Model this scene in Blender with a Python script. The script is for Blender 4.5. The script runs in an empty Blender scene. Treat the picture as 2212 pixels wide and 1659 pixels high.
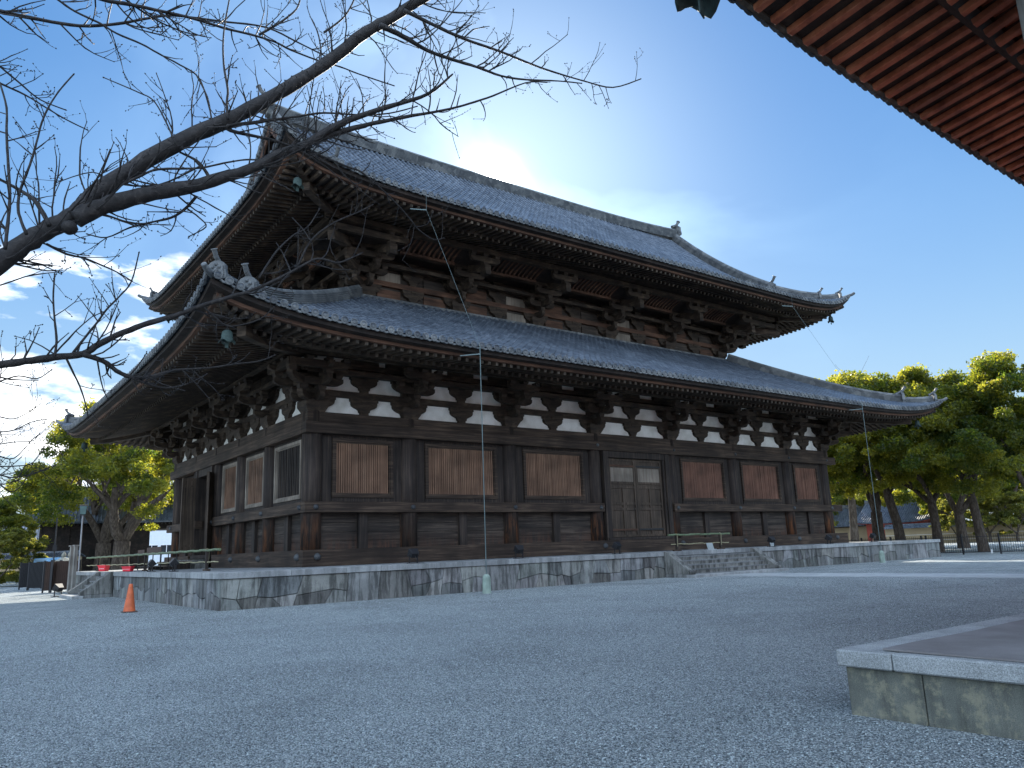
import bpy, bmesh, math, random
import numpy as np
from mathutils import Vector, Matrix, noise
R_ = math.radians
sc = bpy.context.scene
COL = sc.collection
random.seed(7)

# ------------------------------------------------------------------ camera
CP = Vector((-11.3968, -27.1623, 0.3856))
YAW, PIT, ROL, FL = 0.92246, 0.20889, -0.036935, 0.75759
fw = Vector((math.cos(PIT)*math.cos(YAW), math.cos(PIT)*math.sin(YAW), math.sin(PIT)))
r0 = Vector((math.sin(YAW), -math.cos(YAW), 0)); u0 = r0.cross(fw)
rt = r0*math.cos(ROL)+u0*math.sin(ROL); up = -r0*math.sin(ROL)+u0*math.cos(ROL)
cam = bpy.data.cameras.new('camera'); co = bpy.data.objects.new('camera', cam); COL.objects.link(co)
cam.sensor_width = 36; cam.lens = FL*36; cam.clip_start = 0.05; cam.clip_end = 5000
M = Matrix((rt, up, -fw)).transposed().to_4x4(); M.translation = CP; co.matrix_world = M
sc.camera = co
def ray(u, v):            # photograph pixel (2212 wide) -> unit direction
    d = fw + rt*((u-1106)/(FL*2212)) - up*((v-829.6)/(FL*2212)); return d.normalized()
def at(u, v, dep):        # point at a depth along the view axis
    d = fw + rt*((u-1106)/(FL*2212)) - up*((v-829.6)/(FL*2212)); return CP + d*dep
G = -1.04                 # ground level; 0 is the top of the hall's stone platform
def gpos(u, dist, z=G, v=1200):      # ground position in the direction of a pixel column
    d = ray(u, v); h = math.hypot(d.x, d.y); return Vector((CP.x+d.x/h*dist, CP.y+d.y/h*dist, z))

# ------------------------------------------------------------------ light
SAZ, SEL = R_(53.6), R_(26.8)
SD = Vector((math.cos(SEL)*math.cos(SAZ), math.cos(SEL)*math.sin(SAZ), math.sin(SEL)))
sun = bpy.data.lights.new('sun', 'SUN'); sun.energy = 5.0; sun.angle = R_(0.5); sun.color = (1, 0.93, 0.82)
so = bpy.data.objects.new('sun', sun); COL.objects.link(so)
so.rotation_euler = SD.to_track_quat('Z', 'Y').to_euler(); so.location = (0, 0, 60)
sc.view_settings.view_transform = 'Standard'; sc.view_settings.look = 'None'
sc.view_settings.exposure = 1.32; sc.view_settings.gamma = 1

def N(nt, t, **k):
    n = nt.nodes.new(t)
    for a, b in k.items():
        if a.startswith('i_'):
            key = a[2:]; key = int(key) if key.isdigit() else key.replace('_', ' ')
            n.inputs[key].default_value = b
        else: setattr(n, a, b)
    return n
def L_(nt, a, b, o=0, i=0):
    nt.links.new(a.outputs[o], b.inputs[i])
def ramp(nt, src, stops, o=0, interp='LINEAR'):
    n = nt.nodes.new('ShaderNodeValToRGB'); n.color_ramp.interpolation = interp
    e = n.color_ramp.elements
    e[0].position, e[0].color = stops[0][0], (*stops[0][1], 1) if len(stops[0][1]) == 3 else stops[0][1]
    e[1].position, e[1].color = stops[-1][0], (*stops[-1][1], 1)
    for p, c in stops[1:-1]:
        x = e.new(p); x.color = (*c, 1)
    nt.links.new(src.outputs[o], n.inputs[0]); return n
def g3(x): return (x, x, x)
def math_(nt, op, a, b=None, clamp=False):
    n = nt.nodes.new('ShaderNodeMath'); n.operation = op; n.use_clamp = clamp
    for i, v in enumerate((a, b)):
        if v is None: continue
        if isinstance(v, (int, float)): n.inputs[i].default_value = v
        else: nt.links.new(v, n.inputs[i])
    return n.outputs[0]
def mixc(nt, fac, a, b, mode='MIX'):
    n = nt.nodes.new('ShaderNodeMix'); n.data_type = 'RGBA'; n.blend_type = mode
    for s, v in ((n.inputs[0], fac), (n.inputs[6], a), (n.inputs[7], b)):
        if isinstance(v, (int, float)): s.default_value = v
        elif isinstance(v, tuple): s.default_value = (*v, 1) if len(v) == 3 else v
        else: nt.links.new(v, s)
    return n.outputs[2]

w = bpy.data.worlds.new("World"); sc.world = w; w.use_nodes = True
nt = w.node_tree; nt.nodes.clear()
sky = N(nt, 'ShaderNodeTexSky', sky_type='NISHITA', sun_disc=False, sun_elevation=SEL, sun_rotation=math.pi/2-SAZ,
        altitude=50, air_density=1.0, dust_density=0.15, ozone_density=2.2)
tc = N(nt, 'ShaderNodeTexCoord')
# clouds low in the sky on the left of the hall, and thin veils near the sun
cm = N(nt, 'ShaderNodeMapping'); cm.inputs['Scale'].default_value = (1, 1, 2.6); L_(nt, tc, cm, 0, 0)
cn = N(nt, 'ShaderNodeTexNoise', i_Scale=6.0, i_Detail=10, i_Roughness=0.55, i_Distortion=0.1); L_(nt, cm, cn)
def dotd(v):
    n = N(nt, 'ShaderNodeVectorMath', operation='DOT_PRODUCT'); L_(nt, tc, n, 0, 0); n.inputs[1].default_value = v; return n.outputs['Value']
sep = N(nt, 'ShaderNodeSeparateXYZ'); L_(nt, tc, sep)
cdir = ray(60, 790); ZT = ray(60, 330).z
m1 = math_(nt, 'SMOOTH_MIN', math_(nt, 'MULTIPLY', math_(nt, 'SUBTRACT', dotd(cdir), 0.915), 26, True), 1.0)
m1 = math_(nt, 'MULTIPLY', m1, math_(nt, 'MULTIPLY', math_(nt, 'SUBTRACT', ZT, sep.outputs[2]), 11, True), True)
thr = math_(nt, 'SUBTRACT', 0.86, math_(nt, 'MULTIPLY', m1, 0.46))
cf = math_(nt, 'MULTIPLY', math_(nt, 'SUBTRACT', cn.outputs[0], thr), 9, True)
cn2 = N(nt, 'ShaderNodeTexNoise', i_Scale=9, i_Detail=6, i_Roughness=0.6); L_(nt, cm, cn2)
ccol = ramp(nt, cn2, [(0.35, (3.6, 4.0, 4.6)), (0.62, (9.6, 9.6, 9.4))])
vn = N(nt, 'ShaderNodeTexNoise', i_Scale=3.0, i_Detail=5, i_Roughness=0.5, i_Distortion=0.6); L_(nt, tc, vn)
dsun = dotd(SD)
hs = N(nt, 'ShaderNodeHueSaturation', i_Saturation=1.28, i_Value=.74); L_(nt, sky, hs, 0, 4); sky = hs
bwl = N(nt, 'ShaderNodeRGBToBW'); L_(nt, sky, bwl)
comp = math_(nt, 'DIVIDE', 1.0, math_(nt, 'ADD', 1.0, math_(nt, 'MULTIPLY', bwl.outputs[0], 0.26)))
sc1 = N(nt, 'ShaderNodeVectorMath', operation='SCALE'); L_(nt, sky, sc1); nt.links.new(comp, sc1.inputs['Scale'])
# unseen bright broken cloud, added behind the viewer to lift light in the shade
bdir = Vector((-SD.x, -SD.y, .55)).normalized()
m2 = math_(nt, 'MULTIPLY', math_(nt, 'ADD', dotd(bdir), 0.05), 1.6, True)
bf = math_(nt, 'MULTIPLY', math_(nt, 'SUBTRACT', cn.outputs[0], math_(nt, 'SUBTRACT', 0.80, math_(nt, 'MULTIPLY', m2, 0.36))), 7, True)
hz = math_(nt, 'MULTIPLY', math_(nt, 'POWER', math_(nt, 'SUBTRACT', 1.0, math_(nt, 'ABSOLUTE', sep.outputs[2]), True), 4.5), 0.9)
base_ = mixc(nt, hz, sc1.outputs[0], (2.35, 2.95, 3.45))
col = mixc(nt, cf, base_, ccol.outputs[0])
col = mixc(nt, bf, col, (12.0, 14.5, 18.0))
# circumsolar glow of the hazy air and the sun's own disc
def powd(n): return math_(nt, 'POWER', math_(nt, 'MAXIMUM', dsun, 0.0001), n)
veil = math_(nt, 'MULTIPLY', math_(nt, 'MULTIPLY', math_(nt, 'SUBTRACT', vn.outputs[0], 0.42), 4, True), powd(22))
g = math_(nt, 'ADD', math_(nt, 'MULTIPLY', powd(50), 1.6), math_(nt, 'MULTIPLY', powd(2200), 3.4))
g = math_(nt, 'ADD', g, math_(nt, 'MULTIPLY', powd(12000), 220))
g = math_(nt, 'ADD', g, math_(nt, 'MULTIPLY', veil, 2.6))
gl = mixc(nt, math_(nt, 'MULTIPLY', powd(1500), 1.0, True), (0.72, 0.98, 1.0), (1.0, .97, .90))
gc = N(nt, 'ShaderNodeVectorMath', operation='SCALE'); nt.links.new(gl, gc.inputs[0]); nt.links.new(g, gc.inputs['Scale'])
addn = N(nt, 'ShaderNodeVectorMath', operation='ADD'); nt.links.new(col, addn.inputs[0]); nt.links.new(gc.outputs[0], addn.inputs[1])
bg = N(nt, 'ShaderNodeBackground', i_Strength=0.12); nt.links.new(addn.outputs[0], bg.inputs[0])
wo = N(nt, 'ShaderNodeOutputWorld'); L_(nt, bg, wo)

# ------------------------------------------------------------------ materials
MATS = {}
def newmat(name, rough=0.8, spec=0.3):
    m = bpy.data.materials.new(name); m.use_nodes = True; nt = m.node_tree
    b = nt.nodes['Principled BSDF']; b.inputs['Roughness'].default_value = rough
    b.inputs['Specular IOR Level'].default_value = spec
    MATS[name] = m
    return m, nt, b
def coords(nt, scale, kind='Object'):
    t = N(nt, 'ShaderNodeTexCoord'); mp = N(nt, 'ShaderNodeMapping'); mp.inputs['Scale'].default_value = scale
    nt.links.new(t.outputs[kind], mp.inputs[0]); return mp
def bump(nt, b, h, strength=0.4, dist=0.02):
    n = N(nt, 'ShaderNodeBump', i_Strength=strength, i_Distance=dist); nt.links.new(h, n.inputs['Height'])
    nt.links.new(n.outputs[0], b.inputs['Normal'])
def worldpos(nt):
    return N(nt, 'ShaderNodeNewGeometry').outputs['Position']

def wood(name, dark, mid, light, scale, rough=0.75, worn=None):
    m, nt, b = newmat(name, rough, 0.35)
    mp = coords(nt, scale)
    n1 = N(nt, 'ShaderNodeTexNoise', i_Scale=1.0, i_Detail=8, i_Roughness=0.65, i_Distortion=0.4); L_(nt, mp, n1)
    c = ramp(nt, n1, [(0.28, dark), (0.5, mid), (0.74, light)])
    mp2 = coords(nt, (0.9, 0.9, 0.9)); n2 = N(nt, 'ShaderNodeTexNoise', i_Scale=1.0, i_Detail=4); L_(nt, mp2, n2)
    c2 = ramp(nt, n2, [(0.3, g3(0.55)), (0.7, g3(1.35))])
    out = mixc(nt, 1.0, c.outputs[0], c2.outputs[0], 'MULTIPLY')
    if worn:   # worn band by height: (z0, z1, colour)
        sp = N(nt, 'ShaderNodeSeparateXYZ'); nt.links.new(worldpos(nt), sp.inputs[0])
        mp3 = coords(nt, (7, 7, 0.8)); n3 = N(nt, 'ShaderNodeTexNoise', i_Scale=1.0, i_Detail=6, i_Roughness=.7); L_(nt, mp3, n3)
        mp4 = coords(nt, (.35, .35, .1)); n4 = N(nt, 'ShaderNodeTexNoise', i_Scale=1.0, i_Detail=2); L_(nt, mp4, n4)
        k = math_(nt, 'MULTIPLY', math_(nt, 'SUBTRACT', worn[1], sp.outputs[2]), 1.4, True)
        k = math_(nt, 'MULTIPLY', k, math_(nt, 'MULTIPLY', math_(nt, 'SUBTRACT', n3.outputs[0], worn[3]), 5, True))
        k = math_(nt, 'MULTIPLY', k, math_(nt, 'MULTIPLY', math_(nt, 'SUBTRACT', n4.outputs[0], 0.34), 7, True))
        out = mixc(nt, k, out, worn[2])
    nt.links.new(out, b.inputs['Base Color'])
    bump(nt, b, n1.outputs[0], 0.5, 0.015)
    return m
K1, K2, K3 = (.013, .008, .006), (.042, .027, .018), (.125, .086, .060)
wood('wood_horizontal', K1, K2, K3, (.55, .55, 13))
wood('wood_vertical', (.010, .008, .007), (.029, .021, .017), (.085, .062, .046), (12, 12, .5))
wood('wood_column', (.010, .008, .007), (.030, .021, .017), (.085, .062, .046), (12, 12, .5), worn=(0, 2.0, (.24, .095, .04), .47))
wood('wood_planks', (.012, .010, .009), (.036, .027, .021), (.11, .085, .066), (.6, .6, 11), worn=(0, 1.25, (.085, .04, .024), .42))
wood('wood_reddish', (.03, .016, .010), (.085, .042, .025), (.17, .09, .055), (.7, .7, 9))
wood('wood_bracket', (.010, .007, .005), (.036, .024, .016), (.115, .082, .054), (1.6, 1.6, 6))
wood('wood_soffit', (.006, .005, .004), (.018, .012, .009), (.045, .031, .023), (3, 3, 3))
wood('wood_shutter', (.095, .052, .032), (.19, .105, .064), (.30, .185, .12), (16, 16, .25), 0.7)
wood('wood_shutter_red', (.085, .038, .024), (.165, .078, .050), (.26, .135, .09), (16, 16, .25), 0.7)
wood('wood_pale', (.13, .105, .08), (.21, .175, .14), (.28, .25, .2), (9, 9, .6), 0.8)
wood('wood_door', (.02, .014, .010), (.062, .044, .031), (.14, .105, .076), (14, 14, .4), 0.75)
wood('wood_red_paint', (.085, .022, .011), (.25, .075, .034), (.38, .145, .075), (3, 3, 3), 0.6)
wood('wood_end_grain', (.02, .016, .012), (.05, .04, .03), (.15, .12, .09), (3, 3, 3), 0.85)
wood('wood_grey_post', (.12, .11, .10), (.22, .21, .19), (.33, .31, .28), (12, 12, .6), 0.85)

def plainmat(name, c, rough=0.6, spec=0.3, metal=0, var=0.15, sc_=3.0, bmp=0.1):
    m, nt, b = newmat(name, rough, spec); b.inputs['Metallic'].default_value = metal
    mp = coords(nt, (sc_,)*3); n1 = N(nt, 'ShaderNodeTexNoise', i_Scale=1.0, i_Detail=6, i_Roughness=.6); L_(nt, mp, n1)
    cr = ramp(nt, n1, [(0.3, tuple(x*(1-var) for x in c)), (0.7, tuple(min(1, x*(1+var)) for x in c))])
    L_(nt, cr, b); 
    if bmp: bump(nt, b, n1.outputs[0], bmp, 0.02)
    return m
plainmat('black_metal', (.012, .012, .014), .5, .4)
plainmat('orange_plastic', (.52, .115, .04), .5, .4, var=.3, sc_=6)
plainmat('red_plastic', (.75, .03, .05), .4, .5)
plainmat('white_paint', (.75, .75, .75), .5)
plainmat('steel_rod', (.11, .15, .15), .45, .5, .3)
plainmat('bronze_patina', (.045, .07, .064), .7, .3, .2, var=.35, sc_=12)
plainmat('bronze_dark', (.03, .05, .05), .65, .3, .2, var=.4, sc_=12)
plainmat('bamboo_green', (.12, .16, .085), .45, .4, var=.3)
plainmat('bamboo_dry', (.33, .30, .18), .55, .3, var=.3)
plainmat('concrete_green', (.27, .34, .29), .9, .1, var=.25)
plainmat('glass_dark', (.02, .025, .03), .08, .6, var=.05, bmp=0)
plainmat('white_wall', (.72, .76, .80), .8, .2, var=.05)
plainmat('grey_roofing', (.30, .31, .33), .8, .2)
plainmat('vermilion', (.30, .05, .03), .6)
plainmat('ochre_plaster', (.36, .28, .17), .9, .1, var=.12, sc_=1.2)
plainmat('blue_van_paint', (.16, .33, .50), .3, .5)
plainmat('rusty_brown', (.07, .045, .035), .7)
plainmat('aged_paper', (.30, .33, .33), .8)
plainmat('green_glass', (.12, .2, .2), .2, .5)

# plaster with a faint netting in front of it
m, nt, b = newmat('plaster_netted', .9, .1)
mp = coords(nt, (1, 1, 1)); wv = N(nt, 'ShaderNodeTexNoise', i_Scale=1.4, i_Detail=5); L_(nt, mp, wv)
cr = ramp(nt, wv, [(.3, (.62, .60, .54)), (.62, (.88, .865, .82))])
br = N(nt, 'ShaderNodeTexVoronoi', i_Scale=26, feature='DISTANCE_TO_EDGE'); L_(nt, mp, br)
nf = ramp(nt, br, [(0.0, g3(.80)), (.05, g3(1))])
nt.links.new(mixc(nt, 1, cr.outputs[0], nf.outputs[0], 'MULTIPLY'), b.inputs['Base Color'])

# roof tile: blue-grey fired clay with pale streaks, lichen
def tilemat(name, a, b_, c_, rough=.42):
    m, nt, b = newmat(name, rough, .5)
    mp = coords(nt, (1, 1, 1))
    n1 = N(nt, 'ShaderNodeTexNoise', i_Scale=3.2, i_Detail=8, i_Roughness=.7); L_(nt, mp, n1)
    n2 = N(nt, 'ShaderNodeTexNoise', i_Scale=.35, i_Detail=3); L_(nt, mp, n2)
    v = N(nt, 'ShaderNodeTexVoronoi', i_Scale=3.1); L_(nt, mp, v)
    k = math_(nt, 'ADD', math_(nt, 'MULTIPLY', n1.outputs[0], .6), math_(nt, 'MULTIPLY', v.outputs['Color'], .4))
    cr = ramp(nt, N(nt, 'ShaderNodeMath'), [(.3, a), (.5, b_), (.72, c_)]) if 0 else None
    rr = nt.nodes.new('ShaderNodeValToRGB'); nt.links.new(k, rr.inputs[0])
    e = rr.color_ramp.elements; e[0].position = .3; e[0].color = (*a, 1); e[1].position = .72; e[1].color = (*c_, 1); x = e.new(.5); x.color = (*b_, 1)
    c2 = ramp(nt, n2, [(.35, g3(.82)), (.65, g3(1.14))])
    nt.links.new(mixc(nt, 1, rr.outputs[0], c2.outputs[0], 'MULTIPLY'), b.inputs['Base Color'])
    rg = ramp(nt, n1, [(.3, g3(rough-.12)), (.7, g3(rough+.2))]); nt.links.new(rg.outputs[0], b.inputs['Roughness'])
    bump(nt, b, n1.outputs[0], .35, .02)
    return m
tilemat('roof_tile', (.050, .062, .082), (.085, .105, .132), (.135, .158, .19))
tilemat('bed_tile', (.028, .034, .045), (.05, .062, .08), (.085, .10, .12))
tilemat('ridge_tile', (.05, .056, .062), (.10, .108, .112), (.19, .195, .19), .6)
tilemat('old_tile_dark', (.02, .022, .024), (.05, .055, .06), (.10, .11, .11), .6)

# stones
def stone(name, a, c_, rough=.85, streak=.6, sc_=1.0, attr=None, speck=0.25):
    m, nt, b = newmat(name, rough, .25)
    mp = coords(nt, (sc_,)*3)
    n1 = N(nt, 'ShaderNodeTexNoise', i_Scale=1.6, i_Detail=9, i_Roughness=.65); L_(nt, mp, n1)
    cr = ramp(nt, n1, [(.3, a), (.7, c_)])
    n2 = N(nt, 'ShaderNodeTexNoise', i_Scale=130, i_Detail=3, i_Roughness=.7); L_(nt, mp, n2)
    sp = ramp(nt, n2, [(.35, g3(1-speck)), (.65, g3(1+speck))])
    out = mixc(nt, 1, cr.outputs[0], sp.outputs[0], 'MULTIPLY')
    if attr:
        at_ = N(nt, 'ShaderNodeAttribute', attribute_name=attr); out = mixc(nt, 1, out, at_.outputs[0], 'MULTIPLY')
    if streak:
        mps = coords(nt, (2.6, 2.6, .35)); n3 = N(nt, 'ShaderNodeTexNoise', i_Scale=1.6, i_Detail=8, i_Roughness=.72); L_(nt, mps, n3)
        st = ramp(nt, n3, [(.42, g3(1-streak)), (.54, g3(1))]); out = mixc(nt, 1, out, st.outputs[0], 'MULTIPLY')
    nt.links.new(out, b.inputs['Base Color'])
    bump(nt, b, n2.outputs[0], .5, .012)
    return m
stone('wall_stone', (.145, .15, .145), (.285, .29, .28), attr='tint', streak=.6)
stone('coping_stone', (.22, .23, .23), (.38, .39, .385), streak=.25, attr='tint')
stone('step_stone', (.14, .14, .13), (.27, .27, .25), streak=.65)
stone('terrace_stone', (.09, .095, .08), (.19, .195, .165), streak=.35)
stone('terrace_coping', (.24, .255, .25), (.42, .44, .44), streak=.1, speck=.45)
stone('lantern_stone', (.25, .25, .2), (.4, .39, .33), streak=.3)
m, nt, b = newmat('mortar_dark', .95, .1); b.inputs['Base Color'].default_value = (.035, .035, .033, 1)
stone('platform_paving', (.20, .21, .215), (.30, .31, .31), streak=0, speck=.12)
stone('path_stone', (.30, .32, .33), (.44, .46, .46), streak=0, speck=.2)
stone('felt_mat', (.17, .155, .15), (.25, .24, .235), streak=0, speck=.08)
# lichen patches on the terrace wall
m = MATS['terrace_stone']; nt = m.node_tree; b = nt.nodes['Principled BSDF']
src = b.inputs['Base Color'].links[0].from_socket
mp = coords(nt, (3, 3, 3)); n5 = N(nt, 'ShaderNodeTexNoise', i_Scale=2.2, i_Detail=9, i_Roughness=.75); L_(nt, mp, n5)
mk = ramp(nt, n5, [(.50, g3(0)), (.60, g3(.6))])
nt.links.new(mixc(nt, mk.outputs[0], src, (.30, .28, .19)), b.inputs['Base Color'])

# gravel
m, nt, b = newmat('gravel', .95, .15)
mp = coords(nt, (1, 1, 1))
v1 = N(nt, 'ShaderNodeTexVoronoi', i_Scale=85); L_(nt, mp, v1)
v2 = N(nt, 'ShaderNodeTexNoise', i_Scale=48, i_Detail=4, i_Roughness=.75); L_(nt, mp, v2)
n3 = N(nt, 'ShaderNodeTexNoise', i_Scale=.33, i_Detail=5, i_Roughness=.6, i_Distortion=.8); L_(nt, mp, n3)
bw = N(nt, 'ShaderNodeRGBToBW'); L_(nt, v1, bw, 1, 0)
cr = ramp(nt, bw, [(.12, (.07, .09, .10)), (.5, (.255, .29, .30)), (.82, (.62, .66, .65))])
c2 = ramp(nt, v2, [(.32, g3(.5)), (.7, g3(1.5))]); c3 = ramp(nt, n3, [(.32, g3(.80)), (.5, g3(1)), (.68, g3(1.16))])
o = mixc(nt, 1, cr.outputs[0], c2.outputs[0], 'MULTIPLY'); o = mixc(nt, 1, o, c3.outputs[0], 'MULTIPLY')
nt.links.new(o, b.inputs['Base Color'])
h = math_(nt, 'ADD', math_(nt, 'MULTIPLY', v1.outputs['Distance'], -1.0), math_(nt, 'MULTIPLY', v2.outputs[0], 1.2))
bump(nt, b, h, 1.0, .02)

# loose pebbles
m, nt, b = newmat('pebble', .85, .25)
at_ = N(nt, 'ShaderNodeAttribute', attribute_name='tint'); L_(nt, at_, b)
# leaves
def leafmat(name, a, c_, trans):
    m = bpy.data.materials.new(name); m.use_nodes = True; nt = m.node_tree; nt.nodes.clear(); MATS[name] = m
    o = N(nt, 'ShaderNodeOutputMaterial'); mx = N(nt, 'ShaderNodeMixShader', i_0=.6)
    d = N(nt, 'ShaderNodeBsdfPrincipled'); d.inputs['Roughness'].default_value = .5; t = N(nt, 'ShaderNodeBsdfTranslucent')
    at_ = N(nt, 'ShaderNodeAttribute', attribute_name='leafv')
    bwn = N(nt, 'ShaderNodeRGBToBW'); L_(nt, at_, bwn)
    cr = ramp(nt, bwn, [(0, a), (1, c_)]); ct = ramp(nt, bwn, [(0, trans[0]), (1, trans[1])])
    L_(nt, cr, d, 0, 0); L_(nt, ct, t, 0, 0); L_(nt, d, mx, 0, 1); L_(nt, t, mx, 0, 2); L_(nt, mx, o)
leafmat('camphor_leaf', (.020, .042, .012), (.075, .10, .02), ((.12, .19, .014), (.55, .49, .035)))
leafmat('shrub_leaf', (.05, .07, .015), (.12, .13, .03), ((.2, .22, .03), (.5, .45, .06)))
m, nt, b = newmat('bark', .95, .1)
mp = coords(nt, (4, 4, 1.2)); n1 = N(nt, 'ShaderNodeTexNoise', i_Scale=2.0, i_Detail=8, i_Roughness=.7); L_(nt, mp, n1)
cr = ramp(nt, n1, [(.3, (.03, .024, .02)), (.5, (.08, .063, .05)), (.75, (.18, .15, .125))]); L_(nt, cr, b); bump(nt, b, n1.outputs[0], .8, .05)
m, nt, b = newmat('cherry_bark', .7, .35)
mp = coords(nt, (14, 14, 14)); n1 = N(nt, 'ShaderNodeTexNoise', i_Scale=1.6, i_Detail=8, i_Roughness=.7, i_Distortion=.8); L_(nt, mp, n1)
cr = ramp(nt, n1, [(.3, (.007, .006, .006)), (.52, (.020, .017, .016)), (.74, (.06, .052, .048))]); L_(nt, cr, b); bump(nt, b, n1.outputs[0], .7, .01)

# ------------------------------------------------------------------ mesh helpers
def wl(o):
    v = Vector((0, 0, 0))
    while o is not None: v += o.location; o = o.parent
    return v
class MB:
    def __init__(s): s.v = []; s.f = []; s.fc = []; s.mi = []; s.cur = 0
    def add(s, vs, fs, tint=None):
        n = len(s.v); s.v.extend([tuple(p) for p in vs]); s.f.extend([tuple(i+n for i in f) for f in fs])
        s.fc.extend([tint]*len(fs)); s.mi.extend([s.cur]*len(fs))
    def hexa(s, p, tint=None):   # 8 points: 0-3 one face ring, 4-7 the other
        s.add(p, [(3, 2, 1, 0), (4, 5, 6, 7), (0, 1, 5, 4), (1, 2, 6, 5), (2, 3, 7, 6), (3, 0, 4, 7)], tint)
    def box(s, x0, x1, y0, y1, z0, z1, tint=None):
        s.hexa([(x0, y0, z0), (x1, y0, z0), (x1, y1, z0), (x0, y1, z0), (x0, y0, z1), (x1, y0, z1), (x1, y1, z1), (x0, y1, z1)], tint)
    def beam(s, a, b, wd, ht, upv=Vector((0, 0, 1)), tint=None):   # centre line a-b
        a = Vector(a); b = Vector(b); d = (b-a).normalized(); l = d.cross(upv)
        if l.length < 1e-4: l = Vector((1, 0, 0))
        l.normalize(); u = l.cross(d); l *= wd/2; u *= ht/2
        s.hexa([a-l-u, a+l-u, a+l+u, a-l+u, b-l-u, b+l-u, b+l+u, b-l+u], tint)
    def tube(s, pts, rad, n=8, cap=True, half=False):
        P = [Vector(p) for p in pts]; k = len(P); rad = rad if isinstance(rad, (list, tuple)) else [rad]*k
        vs = []; ref = None
        for i, p in enumerate(P):
            t = (P[min(i+1, k-1)]-P[max(i-1, 0)])
            t = t.normalized() if t.length > 1e-9 else Vector((0, 0, 1))
            if ref is None:
                ref = Vector((0, 0, 1)) if abs(t.z) < .9 else Vector((1, 0, 0))
            a = t.cross(ref)
            if a.length < 1e-5: a = t.orthogonal()
            a.normalize(); b = a.cross(t); ref = b
            for j in range(n):
                th = (math.pi*j/(n-1)) if half else 2*math.pi*j/n
                vs.append(p+(a*math.cos(th)+b*math.sin(th))*rad[i])
        fs = []
        for i in range(k-1):
            for j in range(n-1 if half else n):
                j2 = (j+1) % n; fs.append((i*n+j, i*n+j2, (i+1)*n+j2, (i+1)*n+j))
        if cap: fs.append(tuple(range(n-1, -1, -1))); fs.append(tuple((k-1)*n+j for j in range(n)))
        s.add(vs, fs)
    def lathe(s, prof, c=(0, 0, 0), n=16, axis='z', cap=True):
        vs = []
        for r, z in prof:
            for j in range(n):
                t = 2*math.pi*j/n; x, y = r*math.cos(t), r*math.sin(t)
                p = (x, y, z) if axis == 'z' else ((x, -z, y) if axis == 'y' else (-z, x, y))
                vs.append((c[0]+p[0], c[1]+p[1], c[2]+p[2]))
        fs = []
        for i in range(len(prof)-1):
            for j in range(n): fs.append((i*n+j, i*n+(j+1) % n, (i+1)*n+(j+1) % n, (i+1)*n+j))
        if cap: fs.append(tuple(range(n-1, -1, -1))); fs.append(tuple((len(prof)-1)*n+j for j in range(n)))
        s.add(vs, fs)
    def prism(s, poly, o, a, b, th):  # polygon (u,v) in plane o+a*u+b*v, extruded th along a x b, centred
        o = Vector(o); a = Vector(a); b = Vector(b); nrm = a.cross(b).normalized()*(th/2); n = len(poly)
        vs = [o+a*u+b*v-nrm for u, v in poly]+[o+a*u+b*v+nrm for u, v in poly]
        fs = [tuple(range(n-1, -1, -1)), tuple(range(n, 2*n))]+[(i, (i+1) % n, (i+1) % n+n, i+n) for i in range(n)]
        s.add(vs, fs)
    def sweep(s, path, prof, latf=None, cap=True):   # profile (lateral, up) along a path
        P = [Vector(p) for p in path]; vs = []; n = len(prof); k = len(P)
        for i, p in enumerate(P):
            t = P[min(i+1, k-1)]-P[max(i-1, 0)]; lat = Vector((t.y, -t.x, 0)).normalized(); upv = lat.cross(t).normalized()
            if upv.z < 0: upv = -upv
            for a, b in prof: vs.append(p+lat*a+upv*b)
        fs = [(i*n+j, i*n+(j+1) % n, (i+1)*n+(j+1) % n, (i+1)*n+j) for i in range(k-1) for j in range(n)]
        if cap: fs.append(tuple(range(n-1, -1, -1))); fs.append(tuple((k-1)*n+j for j in range(n)))
        s.add(vs, fs)
    def build(s, name, mat, parent=None, smooth=False, local=False, tint=None, bevel=0):
        me = bpy.data.meshes.new(name)
        off = wl(parent) if (parent is not None and not local) else Vector((0, 0, 0))
        vs = np.array(s.v, dtype=float).reshape(-1, 3) - np.array(off)
        me.from_pydata(vs.tolist(), [], s.f)
        if tint or (isinstance(mat, str) and mat in ('wall_stone', 'coping_stone')):
            tint = tint or 'tint'
            ca = me.attributes.new(tint, 'FLOAT_COLOR', 'FACE')
            arr = np.ones((len(s.f), 4)); 
            for i, c in enumerate(s.fc):
                if c is not None: arr[i, :3] = c
            ca.data.foreach_set('color', arr.ravel())
        if any(s.mi): me.polygons.foreach_set('material_index', s.mi)
        bm = bmesh.new(); bm.from_mesh(me); bmesh.ops.recalc_face_normals(bm, faces=bm.faces); bm.to_mesh(me); bm.free()
        if smooth: me.shade_smooth()
        for q_ in ([mat] if isinstance(mat, str) else mat): me.materials.append(MATS[q_])
        o = bpy.data.objects.new(name, me); COL.objects.link(o)
        if parent is not None: o.parent = parent
        if bevel:
            md = o.modifiers.new('bevel', 'BEVEL'); md.width = bevel; md.segments = 1; md.limit_method = 'ANGLE'
        return o
def thing(name, label, cat, loc=(0, 0, 0), rz=0, group=None):
    o = bpy.data.objects.new(name, None); COL.objects.link(o); o.location = loc; o.rotation_euler = (0, 0, rz)
    o['label'] = label; o['category'] = cat; o.empty_display_size = .2
    if group: o['group'] = group
    return o
def tag(o, label, cat, group=None):
    o['label'] = label; o['category'] = cat
    if group: o['group'] = group
    return o
def struct(o, label=None):
    o['kind'] = 'structure'
    if label: o['label'] = label
    return o
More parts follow.
